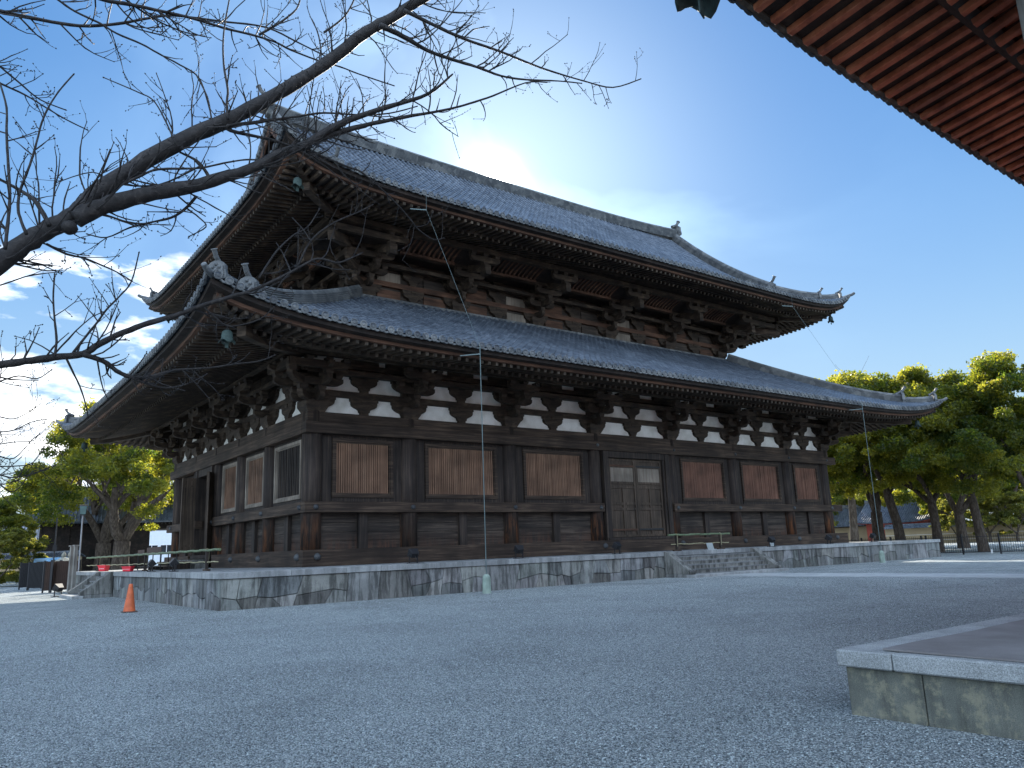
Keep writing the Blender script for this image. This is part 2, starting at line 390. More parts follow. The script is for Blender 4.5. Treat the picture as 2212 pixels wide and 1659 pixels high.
def dup(o, loc, rz=0, label=None, parent=None):
    def cp(a, par):
        c = a.copy(); COL.objects.link(c); c.parent = par
        for ch in a.children: cp(ch, c)
        return c
    c = cp(o, parent); c.location = loc; c.rotation_euler = (0, 0, rz)
    if label: c['label'] = label
    return c
def cpart(proto, loc, rz, parent):
    c = proto.copy(); COL.objects.link(c); c.parent = parent; c.location = Vector(loc)-wl(parent); c.rotation_euler = (0, 0, rz); return c
# ------------------------------------------------------------------ the setting
mb = MB(); mb.add([(-900, -900, G), (900, -900, G), (900, 900, G), (-900, 900, G)], [(0, 1, 2, 3)])
struct(mb.build('gravel_ground', 'gravel'), 'blue grey gravel courtyard around the halls')
# loose pebbles lying on the near gravel
rg = np.random.default_rng(4); NP = 190000
ang = YAW+rg.uniform(-.66, .66, NP); dist = 2.4+26*rg.uniform(0, 1, NP)**1.7
px = CP.x+np.cos(ang)*dist; py = CP.y+np.sin(ang)*dist; kp_ = ~((px > -5.3) & (py < -23.2)); kp_ &= ~((px > -4.6) & (py > -4.2)); px, py = px[kp_], py[kp_]; NP = len(px)
sz = rg.uniform(.004, .009, NP)*(1+.03*dist[kp_]); oc = np.array([(1, 0, 0), (0, 1, 0), (-1, 0, 0), (0, -1, 0), (0, 0, 1), (0, 0, -1)], float)
rot = rg.uniform(0, 6.28, NP); sx_ = rg.uniform(.8, 1.4, NP); V = oc[None]*np.stack([sz*sx_, sz, sz*.62], 1)[:, None, :]*rg.uniform(.7, 1.25, (NP, 6, 1))
c_, s_ = np.cos(rot)[:, None], np.sin(rot)[:, None]; V = np.stack([V[..., 0]*c_-V[..., 1]*s_, V[..., 0]*s_+V[..., 1]*c_, V[..., 2]], -1)
V += np.stack([px, py, np.full(NP, G+.002)+sz*.3], 1)[:, None, :]
F = np.array([(0, 1, 4), (1, 2, 4), (2, 3, 4), (3, 0, 4), (1, 0, 5), (2, 1, 5), (3, 2, 5), (0, 3, 5)]); F = (F[None]+6*np.arange(NP)[:, None, None]).reshape(-1)
me = bpy.data.meshes.new('loose_pebbles'); me.vertices.add(NP*6); me.vertices.foreach_set('co', V.ravel()); me.loops.add(len(F)); me.loops.foreach_set('vertex_index', F.astype(np.int32))
me.polygons.add(NP*8); me.polygons.foreach_set('loop_start', np.arange(0, len(F), 3, dtype=np.int32)); me.update()
tv = np.clip(rg.normal(.33, .10, NP), .08, .7); tcol = np.ones((NP, 8, 4)); tcol[..., :3] = (tv[:, None]*np.array([.88, 1, 1.02]))[:, None, :]
me.attributes.new('tint', 'FLOAT_COLOR', 'FACE').data.foreach_set('color', tcol.ravel()); me.materials.append(MATS['pebble'])
o = bpy.data.objects.new('loose_pebbles', me); COL.objects.link(o); o['kind'] = 'stuff'; o['label'] = 'small grey stones of the gravel yard'
def slabs(mb, x0, x1, y0, y1, z, th, lx, ly, gap=.012, rnd=random.Random(3)):
    y = y0
    while y < y1-.01:
        ye = min(y1, y+ly); x = x0
        while x < x1-.01:
            xe = min(x1, x+lx*rnd.uniform(.7, 1.3)); 
            if x1-xe < .3: xe = x1
            mb.box(x+gap/2, xe-gap/2, y+gap/2, ye-gap/2, z, z+th+rnd.uniform(0, .012), g3(rnd.uniform(.85, 1.1))); x = xe
        y = ye
mb = MB(); slabs(mb, 15.3, 17.6, -23.3, -5.6, G-.05, .065, .78, 1.1); struct(mb.build('stone_path', 'path_stone', tint='tint'), 'pale flagstone path crossing the gravel to the stone steps')

# ------------------------------------------------------------------ main hall data
XC = [0, 4.04, 9.10, 14.17, 19.57, 24.64, 29.71, 33.74]; LX = 33.74
YC = [0, 4.04, 7.56, 10.96, 14.48, 18.51]; DY = 18.51
Q = .41                       # column axis behind the face plane y = 0
YCA = [y+Q for y in YC]
# stone platform
PX0, PX1, PY0, PY1 = -4.48, LX+4.48, -4.06, DY+Q+4.47
plat = thing('stone_platform', 'low stone platform of irregular fitted blocks that carries the great dark hall', 'platform', (PX0, PY0, G))
MB_ = MB(); MB_.box(PX0+.1, PX1-.1, PY0+.1, PY1-.1, G, -.17); MB_.build('core', 'mortar_dark', plat)
mb = MB(); mb.box(PX0+.45, PX1-.45, PY0+.45, PY1-.45, -.165, .004); mb.build('paving', 'platform_paving', plat)
rs = random.Random(11)
def stonewall(mb, o, du, nrm, length, z0, z1, mean=1.05):
    o = Vector(o); du = Vector(du); nrm = Vector(nrm)
    cuts = [0.0]
    while cuts[-1] < length-.5: cuts.append(cuts[-1]+rs.uniform(.55, 1.6)*mean)
    cuts[-1] = length
    H = z1-z0
    def put(poly, t):
        cx = sum(p[0] for p in poly)/len(poly); cz = sum(p[1] for p in poly)/len(poly); n = len(poly)
        out = rs.uniform(.0, .035)
        def sh(k, e): return [(cx+(u-cx)*(1-k/ max(.15, abs(u-cx)+.05)), cz+(z-cz)*(1-k/max(.12, abs(z-cz)+.05)), e) for u, z in poly]
        r1 = sh(.008, -.08); r2 = sh(.008, out-.015); r3 = sh(.028, out)
        vs = [o+du*u+Vector((0, 0, z0+z))+nrm*e for u, z, e in r1+r2+r3]
        fs = [(i, (i+1) % n, n+(i+1) % n, n+i) for i in range(n)]+[(n+i, n+(i+1) % n, 2*n+(i+1) % n, 2*n+i) for i in range(n)]+[tuple(range(2*n, 3*n))]
        mb.add(vs, fs, t)
    def tint():
        k = rs.choice([.58, .72, .85, 1, 1.1, 1.25]); return (k*rs.uniform(.96, 1.05), k, k*rs.uniform(.94, 1.04))
    tl = 0.0
    for i in range(len(cuts)-1):
        a, b = cuts[i], cuts[i+1]; w_ = b-a
        tr = 0.0 if i == len(cuts)-2 else rs.uniform(-.16, .16)
        r = rs.random()
        if r < .2: put([(a-tl, 0), (b-tr, 0), (b+tr, H), (a+tl, H)], tint())
        else:
            m = H*rs.uniform(.35, .6); m2 = H*rs.uniform(.35, .62); k = rs.uniform(.3, .7); mk = H*rs.uniform(.32, .6)
            fa = 2*m/H-1; fb = 2*m2/H-1
            pa = (a+tl*fa, m); pb = (b+tr*fb, m2); pm = (a+w_*k, mk)
            if r < .6: put([(a-tl, 0), (b-tr, 0), pb, pm, pa], tint())
            else:
                q_ = (a+w_*rs.uniform(.35, .65), 0); put([(a-tl, 0), q_, pm, pa], tint()); put([q_, (b-tr, 0), pb, pm], tint())
            if rs.random() < .55: put([pa, pm, pb, (b+tr, H), (a+tl, H)], tint())
            else:
                q_ = (a+w_*rs.uniform(.4, .6), H); put([pa, pm, q_, (a+tl, H)], tint()); put([pm, pb, (b+tr, H), q_], tint())
        tl = tr
mb = MB()
stonewall(mb, (PX0, PY0, 0), (1, 0, 0), (0, -1, 0), PX1-PX0, G-.03, -.17)
stonewall(mb, (PX0, PY1, 0), (0, -1, 0), (-1, 0, 0), PY1-PY0, G-.03, -.17, .8)
stonewall(mb, (PX1, PY0, 0), (0, 1, 0), (1, 0, 0), PY1-PY0, G-.03, -.17, 1.5)
stonewall(mb, (PX1, PY1, 0), (-1, 0, 0), (0, 1, 0), PX1-PX0, G-.03, -.17, 1.5)
mb.build('retaining_wall', 'wall_stone', plat, tint='tint')
mb = MB()
def coping(mb, x0, x1, y0, y1, z0, z1, wd, step):
    def row(a, b, fn):
        c = a
        while c < b-.01:
            e = min(b, c+rs.uniform(.7, 1.3)*step)
            if b-e < .5: e = b
            fn(c+.004, e-.004, g3(rs.uniform(.75, 1.12)), rs.uniform(-.006, .006)); c = e
    row(x0, x1, lambda a, b, t, j: mb.box(a, b, y0+j, y0+wd, z0, z1+j, t)); row(x0, x1, lambda a, b, t, j: mb.box(a, b, y1-wd, y1, z0, z1+j, t))
    row(y0+wd, y1-wd, lambda a, b, t, j: mb.box(x0+j, x0+wd, a, b, z0, z1+j, t)); row(y0+wd, y1-wd, lambda a, b, t, j: mb.box(x1-wd, x1, a, b, z0, z1+j, t))
coping(mb, PX0-.07, PX1+.07, PY0-.07, PY1+.07, -.17, .012, .5, 1.7)
mb.build('coping', 'coping_stone', plat, tint='tint', bevel=.012)

# stone steps (front and west)
def steps(name, label, c, wid, run, n, rz, z1=-.01, z0=-.9, matn='step_stone'):
    t = thing(name, label, 'steps', (c[0], c[1], G), rz)
    mb = MB(); h = (z1-z0)/n; H0 = -G
    for i in range(n):       # local: descends towards -y from y = 0
        zt = H0+z1-h*(i+1); mb.box(-wid/2, wid/2, -run*(i+1)/n+.02, -run*i/n+.03, -.02, zt-.051)
    mb.build('riser', 'step_stone', t, local=True)
    mb = MB()
    for i in range(n):
        zt = H0+z1-h*(i+1); x = -wid/2
        while x < wid/2-.01:
            e = min(wid/2, x+rs.uniform(.9, 1.7)); mb.box(x+.003, e-.003, -run*(i+1)/n, -run*i/n+.05, zt-.05, zt+rs.uniform(0, .006), g3(rs.uniform(.5, .75))); x = e
    mb.build('tread', 'coping_stone', t, local=True)
    for sx in (-1, 1):
        mb = MB(); x = sx*(wid/2+.19)
        mb.prism([(.02, H0+z1+.03), (-.12, H0+z1+.03), (-run-.15, H0+z0+.10), (-run-.15, H0+z0-.0), (.02, H0+z0)], (x, 0, 0), (0, 1, 0), (0, 0, 1), .36)
        mb.build('balustrade', matn, t, local=True, bevel=.02)
        mb = MB(); mb.prism([(.02, H0+z0-.001), (-run-.12, H0+z0-.001), (-run-.12, -.02), (.02, -.02)], (x, 0, 0), (0, 1, 0), (0, 0, 1), .33); mb.build('side_wall', 'wall_stone', t, local=True)
    mb = MB(); mb.box(-wid/2-.45, wid/2+.45, -run-.45, -run-.001, -.03, H0+z0-.02); mb.build('base_slab', 'coping_stone', t, local=True, bevel=.015)
    return t
steps('stone_steps', 'wide dark weathered stone steps below the closed double door', (16.87, PY0-.07), 5.5, 1.2, 5, 0)
steps('stone_steps', 'narrow pale stone stairs at the open side door on the left', (PX0-.07, 12.85), 2.6, 1.1, 5, -math.pi/2)

# ------------------------------------------------------------------ great hall
hall = thing('temple_hall', 'great dark two-tiered wooden temple hall with blue grey tiled roofs and white plaster bands', 'temple', (LX/2, DY/2+Q, 0))
def colcyl(mb, x, y, r, z0, z1, n=20): mb.lathe([(r, z0), (r, z1)], (x, y, 0), n)
for i, x in enumerate(XC):
    mb = MB(); colcyl(mb, x, Q, .37, .55, 6.0); mb.build('column', 'wood_column', hall, smooth=True)
for j, y in enumerate(YCA[1:]):
    mb = MB(); colcyl(mb, 0, y, .37, .55, 6.0); mb.build('column', 'wood_column', hall, smooth=True)
for y in YCA[1:]:
    mb = MB(); colcyl(mb, LX, y, .37, .55, 6.0, 12); mb.build('column', 'wood_vertical', hall, smooth=True)
for o in [c for c in hall.children if c.name.startswith('column')]:
    for p in o.data.polygons:
        if len(p.vertices) > 4: p.use_smooth = False
XA, XB = -Q, LX+Q
YB = DY+2*Q
def wrapbeam(name, z0, z1, th, out, segs, mat='wood_horizontal', grow=.0):
    # beams standing th in front of the columns; front face y = -out ; segs = list of ('f', a, b) / ('l', a, b)
    for sd, a, b in segs:
        mb = MB()
        if sd == 'f': mb.box(a, b, -out, -out+th, z0, z1)
        elif sd == 'l': mb.box(XA-out+.0, XA-out+th, a, b, z0, z1)
        elif sd == 'r': mb.box(XB+out-th, XB+out, a, b, z0, z1)
        elif sd == 'b': mb.box(a, b, YB+out-th, YB+out, z0, z1)
        o = mb.build(name, mat, hall, bevel=.015)
        yield sd, a, b, o
def studs(o, pts, sd, r, out):
    for a, z in pts:
        mb = MB()
        prof = [(r, 0), (r*.96, r*.35), (r*.7, r*.75), (r*.35, r*.95), (.001, r)]
        c = (a, -out, z) if sd == 'f' else (XA-out, a, z)
        mb.lathe(prof, c, 12, 'y' if sd == 'f' else 'x', cap=False)
        mb.build('nail_cover', 'old_tile_dark', o, smooth=True)
# ground beams, waist beams, head beams
for sd, a, b, o in wrapbeam('ground_beam', .0, .6, .5, .10, [('f', XA-.10, XB+.9), ('l', .41, 10.9), ('l', 14.9, YB+.4), ('r', .4, YB), ('b', -.1, LX)]):
    if sd == 'f': studs(o, [(x+.05, .35) for x in XC], sd, .13, .10)
    if sd == 'l' and a < 1: studs(o, [(y+.35, .35) for y in YC[:4]], sd, .13, .10)
for sd, a, b, o in wrapbeam('waist_beam', 1.93, 2.33, .38, .03, [('f', XA-.03, 14.42), ('f', 19.32, XB+.75), ('l', .36, 11.45), ('l', 14.15, YB+.55), ('r', .4, YB), ('b', 0, LX)]):
    if sd == 'f' and a < 1: studs(o, [(x, 2.13) for x in XC[:4]], sd, .10, .03)
    elif sd == 'f': studs(o, [(x, 2.13) for x in XC[4:]], sd, .10, .03)
    if sd == 'l' and a < 1: studs(o, [(y+Q, 2.13) for y in YC[:4]], sd, .10, .03)
    elif sd == 'l': studs(o, [(y+Q, 2.13) for y in YC[4:]], sd, .10, .03)
for sd, a, b, o in wrapbeam('head_beam', 4.86, 5.30, .38, .03, [('f', XA-.03, XB+.6), ('l', .36, YB+.4), ('r', .4, YB), ('b', 0, LX)]):
    if sd == 'f': studs(o, [(x, 5.1) for x in XC[3:]], sd, .08, .03)
# wall infill between columns ---------------------------------------------
WY = .34                              # plane of boards
def fr(side, a, d, z):                # side frame -> world ; d = depth behind the face plane
    return (a, d, z) if side == 'f' else (XA+d, a, z)
def sbox(mb, side, a0, a1, d0, d1, z0, z1, tint=None):
    if side == 'f': mb.box(a0, a1, d0, d1, z0, z1, tint)
    else: mb.box(XA+d0, XA+d1, a0, a1, z0, z1, tint)
def bay_lower(side, c0, c1, planks=4):
    a0, a1 = c0+.36, c1-.36; mid = (c0+c1)/2
    mb = MB(); n = planks; H = 1.93-.6; zz = .6
    rr = random.Random(int(c0*10)+3)
    for i in range(n):
        h = H/n*rr.uniform(.85, 1.15) if i < n-1 else 1.95-zz
        dd = rr.uniform(0, .02); sbox(mb, side, a0-.05, a1+.05, WY+.06-dd, WY+.16, zz+.006, zz+h-.006); zz += h
    p = mb.build('plank_panel', 'wood_planks', hall)
    mb = MB(); sbox(mb, side, mid-.19, mid+.19, WY-.10, WY+.10, .6, 1.93); mb.build('strut', 'wood_vertical', p)
def bay_back(side, c0, c1):           # dark boards behind the window zone
    mb = MB(); sbox(mb, side, c0+.3, c1-.3, WY+.16, WY+.22, 1.9, 4.9); mb.build('wall_board', 'wood_vertical', hall)
def window(side, c0, c1, m0=.74, mat='wood_shutter', deep=False):
    a0, a1 = c0+m0, c1-m0; z0, z1 = 2.5, 4.73; f = .12
    t = bpy.data.objects.new('window', None); COL.objects.link(t); t.parent = hall; t.location = Vector(fr(side, (a0+a1)/2, WY, z0))-wl(hall)
    mb = MB()
    for b in ((a0, a1, z1-f, z1), (a0, a1, z0, z0+f), (a0, a0+f, z0+f, z1-f), (a1-f, a1, z0+f, z1-f)): sbox(mb, side, b[0], b[1], WY-.12, WY+.03, b[2], b[3])
    f2 = .05
    for b in ((a0+f, a1-f, z1-f-f2, z1-f), (a0+f, a1-f, z0+f, z0+f+f2), (a0+f, a0+f+f2, z0+f+f2, z1-f-f2), (a1-f-f2, a1-f, z0+f+f2, z1-f-f2)): sbox(mb, side, b[0], b[1], WY-.08, WY+.02, b[2], b[3])
    mb.build('frame', 'wood_horizontal' if not deep else 'wood_pale', t)
    # outer casing posts and sill
    mb = MB(); sbox(mb, side, c0+.36, a0-.005, WY-.04, WY+.1, 2.34, 4.86); sbox(mb, side, a1+.005, c1-.36, WY-.04, WY+.1, 2.34, 4.86)
    sbox(mb, side, a0, a1, WY-.07, WY+.1, 2.34, z0-.002); sbox(mb, side, a0, a1, WY-.05, WY+.1, z1+.002, 4.86); mb.build('casing', 'wood_vertical', t)
    mb = MB(); x = a0+f+f2; rr = random.Random(int(c0*100)+5)
    wd = .066 if not deep else .07; pit = .092 if not deep else .15
    while x < a1-f-f2-wd:
        j = rr.uniform(0, .012); sbox(mb, side, x, x+wd-(0 if not deep else .0), WY-.05-j*2, WY+.02, z0+f+f2, z1-f-f2)
        x += pit*rr.uniform(.97, 1.03)
    mb.build('slats', mat, t)
    return t
fb = [(0, 1), (1, 2), (2, 3), (4, 5), (5, 6), (6, 7)]
for k, (i, j) in enumerate(fb):
    bay_lower('f', XC[i], XC[j]); bay_back('f', XC[i], XC[j])
    window('f', XC[i], XC[j], mat='wood_shutter' if i < 3 else 'wood_shutter_red')
for j in (0, 1, 2, 4):
    bay_lower('l', YCA[j], YCA[j+1]); bay_back('l', YCA[j], YCA[j+1])
    if j == 0: window('l', YCA[j], YCA[j+1], .62, 'wood_vertical', True)
    elif j < 3: window('l', YCA[j], YCA[j+1], .62, 'wood_shutter', True)
# front double door
t = bpy.data.objects.new('double_door', None); COL.objects.link(t); t.parent = hall; t.location = Vector((16.87, WY, .6))-wl(hall)
mb = MB()
mb.box(14.54, 14.84, .02, WY+.2, .6, 4.86); mb.box(18.90, 19.20, .02, WY+.2, .6, 4.86)
mb.box(14.84, 14.98, .10, WY+.15, .72, 4.55); mb.box(18.76, 18.90, .10, WY+.15, .72, 4.55)
mb.box(14.84, 18.90, .05, WY+.2, 4.551, 4.86); mb.box(14.60, 19.14, -.04, WY+.3, .601, .72)
mb.build('door_frame', 'wood_vertical', t, bevel=.012)
for sx in (0, 1):
    x0 = 15.0+sx*1.885; x1 = x0+1.865; lf = MB()
    lf.box(x0, x1, .27, .33, .74, 4.53)
    for a, b in ((x0, x0+.14), (x1-.14, x1), ((x0+x1)/2-.05, (x0+x1)/2+.05)):
        lf.box(a, b, .21, .269, .74, 4.53 if a != (x0+x1)/2-.05 else 3.18)
    for z, h in ((.74, .10), (1.02, .12), (2.02, .12), (2.28, .12), (3.08, .12), (3.30, .10), (4.10, .16), (4.42, .11)):
        lf.box(x0+.14, x1-.14, .222, .268, z, z+h)
    o = lf.build('door_leaf', 'wood_door', t)
    mb = MB(); mb.box(x0+.15, x1-.15, .245, .266, 3.41, 4.09); mb.build('pale_board', 'wood_pale', o)
    mb = MB()
    mb.box(x0+.02, x1-.1, .20, .221, 4.14, 4.22) if 1 else 0
    mb.box(x0+.02, x1-.1, .20, .221, 1.04, 1.12); mb.build('iron_strap', 'wood_reddish' if sx == 0 else 'black_metal', o)
# open side door: dark opening with the two leaves folded outwards
t = bpy.data.objects.new('side_door', None); COL.objects.link(t); t.parent = hall; t.location = Vector((XA, 13.14, .6))-wl(hall)
y0, y1 = YCA[3]+.37, YCA[4]-.37
mb = MB(); sbox(mb, 'l', y0, y0+.25, .0, WY+.2, .6, 4.86); sbox(mb, 'l', y1-.25, y1, .0, WY+.2, .6, 4.86); sbox(mb, 'l', y0+.25, y1-.25, .05, WY+.2, 4.5, 4.86); sbox(mb, 'l', y0, y1, -.1, WY+.3, .45, .62)
mb.build('door_frame', 'wood_vertical', t)
for yy, ang, nm in ((y0+.12, R_(230), 'near'), (y1-.12, R_(180), 'far')):
    h0 = Vector((XA+.29, yy, 0)); dv = Vector((math.cos(ang), math.sin(ang), 0)); mb = MB(); w_ = .96
    def bar(a, b, z0, z1, th): mb.beam(h0+dv*a+Vector((0, 0, (z0+z1)/2)), h0+dv*b+Vector((0, 0, (z0+z1)/2)), th, z1-z0)
    bar(.13, w_-.13, .75, 4.49, .06)
    for a in (0, w_-.13): bar(a, a+.128, .74, 4.5, .13)
    for z in (.76, 1.05, 4.02, 4.34): bar(.13, w_-.132, z, z+.11, .10)
    o = mb.build('door_leaf', 'wood_door', t)
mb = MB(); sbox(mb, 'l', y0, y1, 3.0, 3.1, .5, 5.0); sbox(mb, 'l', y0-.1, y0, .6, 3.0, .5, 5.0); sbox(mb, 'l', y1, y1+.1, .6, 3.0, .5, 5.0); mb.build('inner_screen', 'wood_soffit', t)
# stone doorstep blocks
mb = MB(); mb.box(-1.7, XA-.11, 11.6, 14.4, .004, .22); mb.box(-1.25, XA-.11, 11.9, 14.1, .222, .42); mb.build('doorstep', 'step_stone', t)
# plain closing walls at back and right
mb = MB(); mb.box(LX-.05, LX+.08, Q, DY+Q, .1, 6.0); mb.box(0, LX, DY+Q-.08, DY+Q+.05, .1, 6.0); mb.build('closed_wall', 'wood_planks', hall)
# ---- band of brackets and plaster above the head beam
def ring4(mb, d0, d1, z0, z1, x0=XA, x1=XB, y0_=0.0, y1_=None):   # ring of boxes, d = depth behind face plane (negative: outside)
    y1_ = YB if y1_ is None else y1_
    mb.box(x0+d0, x1-d0, y0_+d0, y0_+d1, z0, z1); mb.box(x0+d0, x1-d0, y1_-d1, y1_-d0, z0, z1)
    mb.box(x0+d0, x0+d1, y0_+d1, y1_-d1, z0, z1); mb.box(x1-d1, x1-d0, y0_+d1, y1_-d1, z0, z1)
ZB = 5.68                                  # bottom of the plaster band
mb = MB(); ring4(mb, .06, .3, 5.301, ZB); mb.build('tie_beam', 'wood_horizontal', hall, bevel=.01)
mb = MB(); ring4(mb, .30, .38, ZB, 8.25); mb.build('plaster_wall', 'plaster_netted', hall)
mb = MB(); ring4(mb, .14, .32, ZB+.64, ZB+.89); mb.build('tie_beam', 'wood_bracket', hall, bevel=.01)
mb = MB(); ring4(mb, .14, .32, ZB+1.5, ZB+1.76); mb.build('tie_beam', 'wood_bracket', hall, bevel=.01)
mb = MB(); ring4(mb, .12, .32, ZB+1.80, ZB+2.0); mb.build('tie_beam', 'wood_bracket', hall, bevel=.01)

HWM = [(0, .17), (.10, .17), (.11, .22), (.20, .24), (.24, .32), (.29, .44), (.35, .52), (.42, .55), (.52, .55), (.525, .60), (.64, .60)]
HWC = [(0, .37), (.17, .37), (.20, .44), (.24, .56), (.30, .67), (.36, .74), (.43, .77), (.52, .77), (.525, .82), (.64, .82)]
def welem(mb, tab, z, k=1.0, th=.22, c=-.15, h=1.0):
    poly = [(w_*k, z+a*h) for a, w_ in tab]+[(-w_*k, z+a*h) for a, w_ in reversed(tab)]
    mb.prism(poly, (0, c, 0), (1, 0, 0), (0, 0, 1), th)
def blk(mb, x, y, z, w_=.3, h=.22, w2=.21):
    a, b = w2/2, w_/2; m = z+h*.5
    mb.hexa([(x-a, y-a, z), (x+a, y-a, z), (x+a, y+a, z), (x-a, y+a, z), (x-b, y-b, m), (x+b, y-b, m), (x+b, y+b, m), (x-b, y+b, m)])
    mb.box(x-b, x+b, y-b, y+b, m, z+h)
def boat(hl, h): return [(hl, h), (hl, .52*h), (.94*hl, .30*h), (.85*hl, .12*h), (.7*hl, 0), (-.7*hl, 0), (-.85*hl, .12*h), (-.94*hl, .30*h), (-hl, .52*h), (-hl, h)]
def armp(mb, y, z, hl, h=.28, th=.2, x=0): mb.prism([(a, z+b) for a, b in boat(hl, h)], (x, y, 0), (1, 0, 0), (0, 0, 1), th)
def armo(mb, d, ln, z, h=.30, th=.2, o=(0, 0, 0)):    # outward arm, direction d
    p = [(-.2, h), (ln, h), (ln, .5*h), (.95*ln, .28*h), (.87*ln, .1*h), (.74*ln, 0), (-.2, 0)]
    mb.prism([(a, z+b) for a, b in p], o, d, (0, 0, 1), th)
def cluster(kind='mid', upper=False):
    mb = MB(); D = (0, -1, 0)
    for r in range(2 if not upper else 3): welem(mb, HWC, .88*r)
    if not upper: mb.box(-1.05, 1.05, -.27, -.03, 1.98, 2.5)
    blk(mb, 0, -.05, -.02, .86, .46, .62)
    armo(mb, D, .9, .40); blk(mb, 0, -.74, .70); armp(mb, -.74, .92, .85)
    for x in (-.68, 0, .68): blk(mb, x, -.74, 1.2, .28, .2)
    armo(mb, D, 1.55, .90); blk(mb, 0, -1.40, 1.2)
    armp(mb, -1.40, 1.42, .85)
    for x in (-.68, 0, .68): blk(mb, x, -1.40, 1.7, .28, .12)
    if upper:
        mb.beam((0, .2, 2.45), (0, -2.95, 1.38), .26, .34)
        mb.box(-.16, .16, -3.02, -2.6, 1.14, 1.6)
        blk(mb, 0, -2.75, 1.60); armp(mb, -2.75, 1.78, .85)
        for x in (-.68, 0, .68): blk(mb, x, -2.75, 2.06, .28, .17)
    return mb
def corner_cluster(upper=False):
    mb = MB()
    for r in range(2 if not upper else 3):
        z = .88*r; a = [(0.37 if w_ < .4 else w_, z+h) for h, w_ in HWC]
        mb.prism([(w_, h) for w_, h in a]+[(-.3, z+.64), (-.3, z)], (0, -.15, 0), (1, 0, 0), (0, 0, 1), .22)
        mb.prism([(w_, h) for w_, h in a]+[(-.3, z+.64), (-.3, z)], (-.15, 0, 0), (0, 1, 0), (0, 0, 1), .22)
    blk(mb, 0, 0, -.02, .9, .46, .66); q = math.sqrt(.5)
    for d in ((0, -1, 0), (-1, 0, 0)): armo(mb, d, .9, .40); armo(mb, d, 1.55, .90); armo(mb, d, 1.75, 1.42, .26)
    armo(mb, (-q, -q, 0), 1.25, .40, .3, .22); armo(mb, (-q, -q, 0), 2.15, .90, .3, .22)
    for d in ((0, -.74), (-.74, 0), (-.74, -.74)): blk(mb, d[0], d[1], .70)
    for d in ((0, -1.4), (-1.4, 0), (-1.4, -1.4)): blk(mb, d[0], d[1], 1.2)
    def par(y, z, a, b, h=.28):
        p = [(b, h), (b, .5*h), (b-.06, .28*h), (b-.16, .1*h), (b-.3, 0), (a, 0), (a, h)]
        mb.prism([(u, z+v) for u, v in p], (0, y, 0), (1, 0, 0), (0, 0, 1), .2)
        mb.prism([(u, z+v) for u, v in p], (y, 0, 0), (0, 1, 0), (0, 0, 1), .2)
    par(-.74, .92, -.85, .85); par(-1.40, 1.42, -1.55, .85)
    for x in (-.74, 0, .68):
        blk(mb, x, -.74, 1.2, .28, .2); blk(mb, -.74, x, 1.2, .28, .2)
        blk(mb, x, -1.40, 1.7, .28, .12); blk(mb, -1.40, x, 1.7, .28, .12)
    if upper:
        for d in ((0, -1), (-1, 0)):
            mb.beam((d[0]*-.2, d[1]*-.2, 2.45), (d[0]*2.95, d[1]*2.95, 1.38), .26, .34)
            c = (d[0]*2.8, d[1]*2.8); mb.box(c[0]-.18, c[0]+.18, c[1]-.18, c[1]+.18, 1.14, 1.6); blk(mb, d[0]*2.75, d[1]*2.75, 1.6)
        mb.beam((.2, .2, 2.4), (-2.9, -2.9, 1.42), .30, .40); blk(mb, -2.75, -2.75, 1.62)
        par(-2.75, 1.78, -2.9, .85)
        for x in (-2.75, 0, .68): blk(mb, x, -2.75, 2.06, .28, .17); blk(mb, -2.75, x, 2.06, .28, .17)
    return mb
def midelem(upper=False):
    mb = MB()
    for r in range(2 if not upper else 3): welem(mb, HWM, .88*r); blk(mb, 0, -.17, .88*r+.5, .26, .14, .2)
    if not upper: mb.box(-.62, .62, -.27, -.03, 1.98, 2.5)
    return mb
def proto(mb, name, mat):
    o = mb.build(name, mat, None); COL.objects.unlink(o); return o
def place_all(xs, ys, z, matc, upper):
    pc = proto(cluster(upper=upper), 'bracket_set', matc); pk = proto(corner_cluster(upper), 'corner_bracket', matc); pm = proto(midelem(upper), 'bracket_strut', matc)
    x0, x1, y0, y1 = xs[0], xs[-1], ys[0], ys[-1]
    for x in xs[1:-1]: cpart(pc, (x, y0, z), 0, hall)
    for y in ys[1:-1]: cpart(pc, (x0, y, z), -math.pi/2, hall)
    for (x, y, r) in ((x0, y0, 0), (x1, y0, math.pi/2), (x0, y1, -math.pi/2)): cpart(pk, (x, y, z), r, hall)
    for a, b in zip(xs, xs[1:]): cpart(pm, ((a+b)/2, y0, z), 0, hall)
    for a, b in zip(ys, ys[1:]): cpart(pm, (x0, (a+b)/2, z), -math.pi/2, hall)
place_all(XC, YCA, ZB, 'wood_bracket', False)
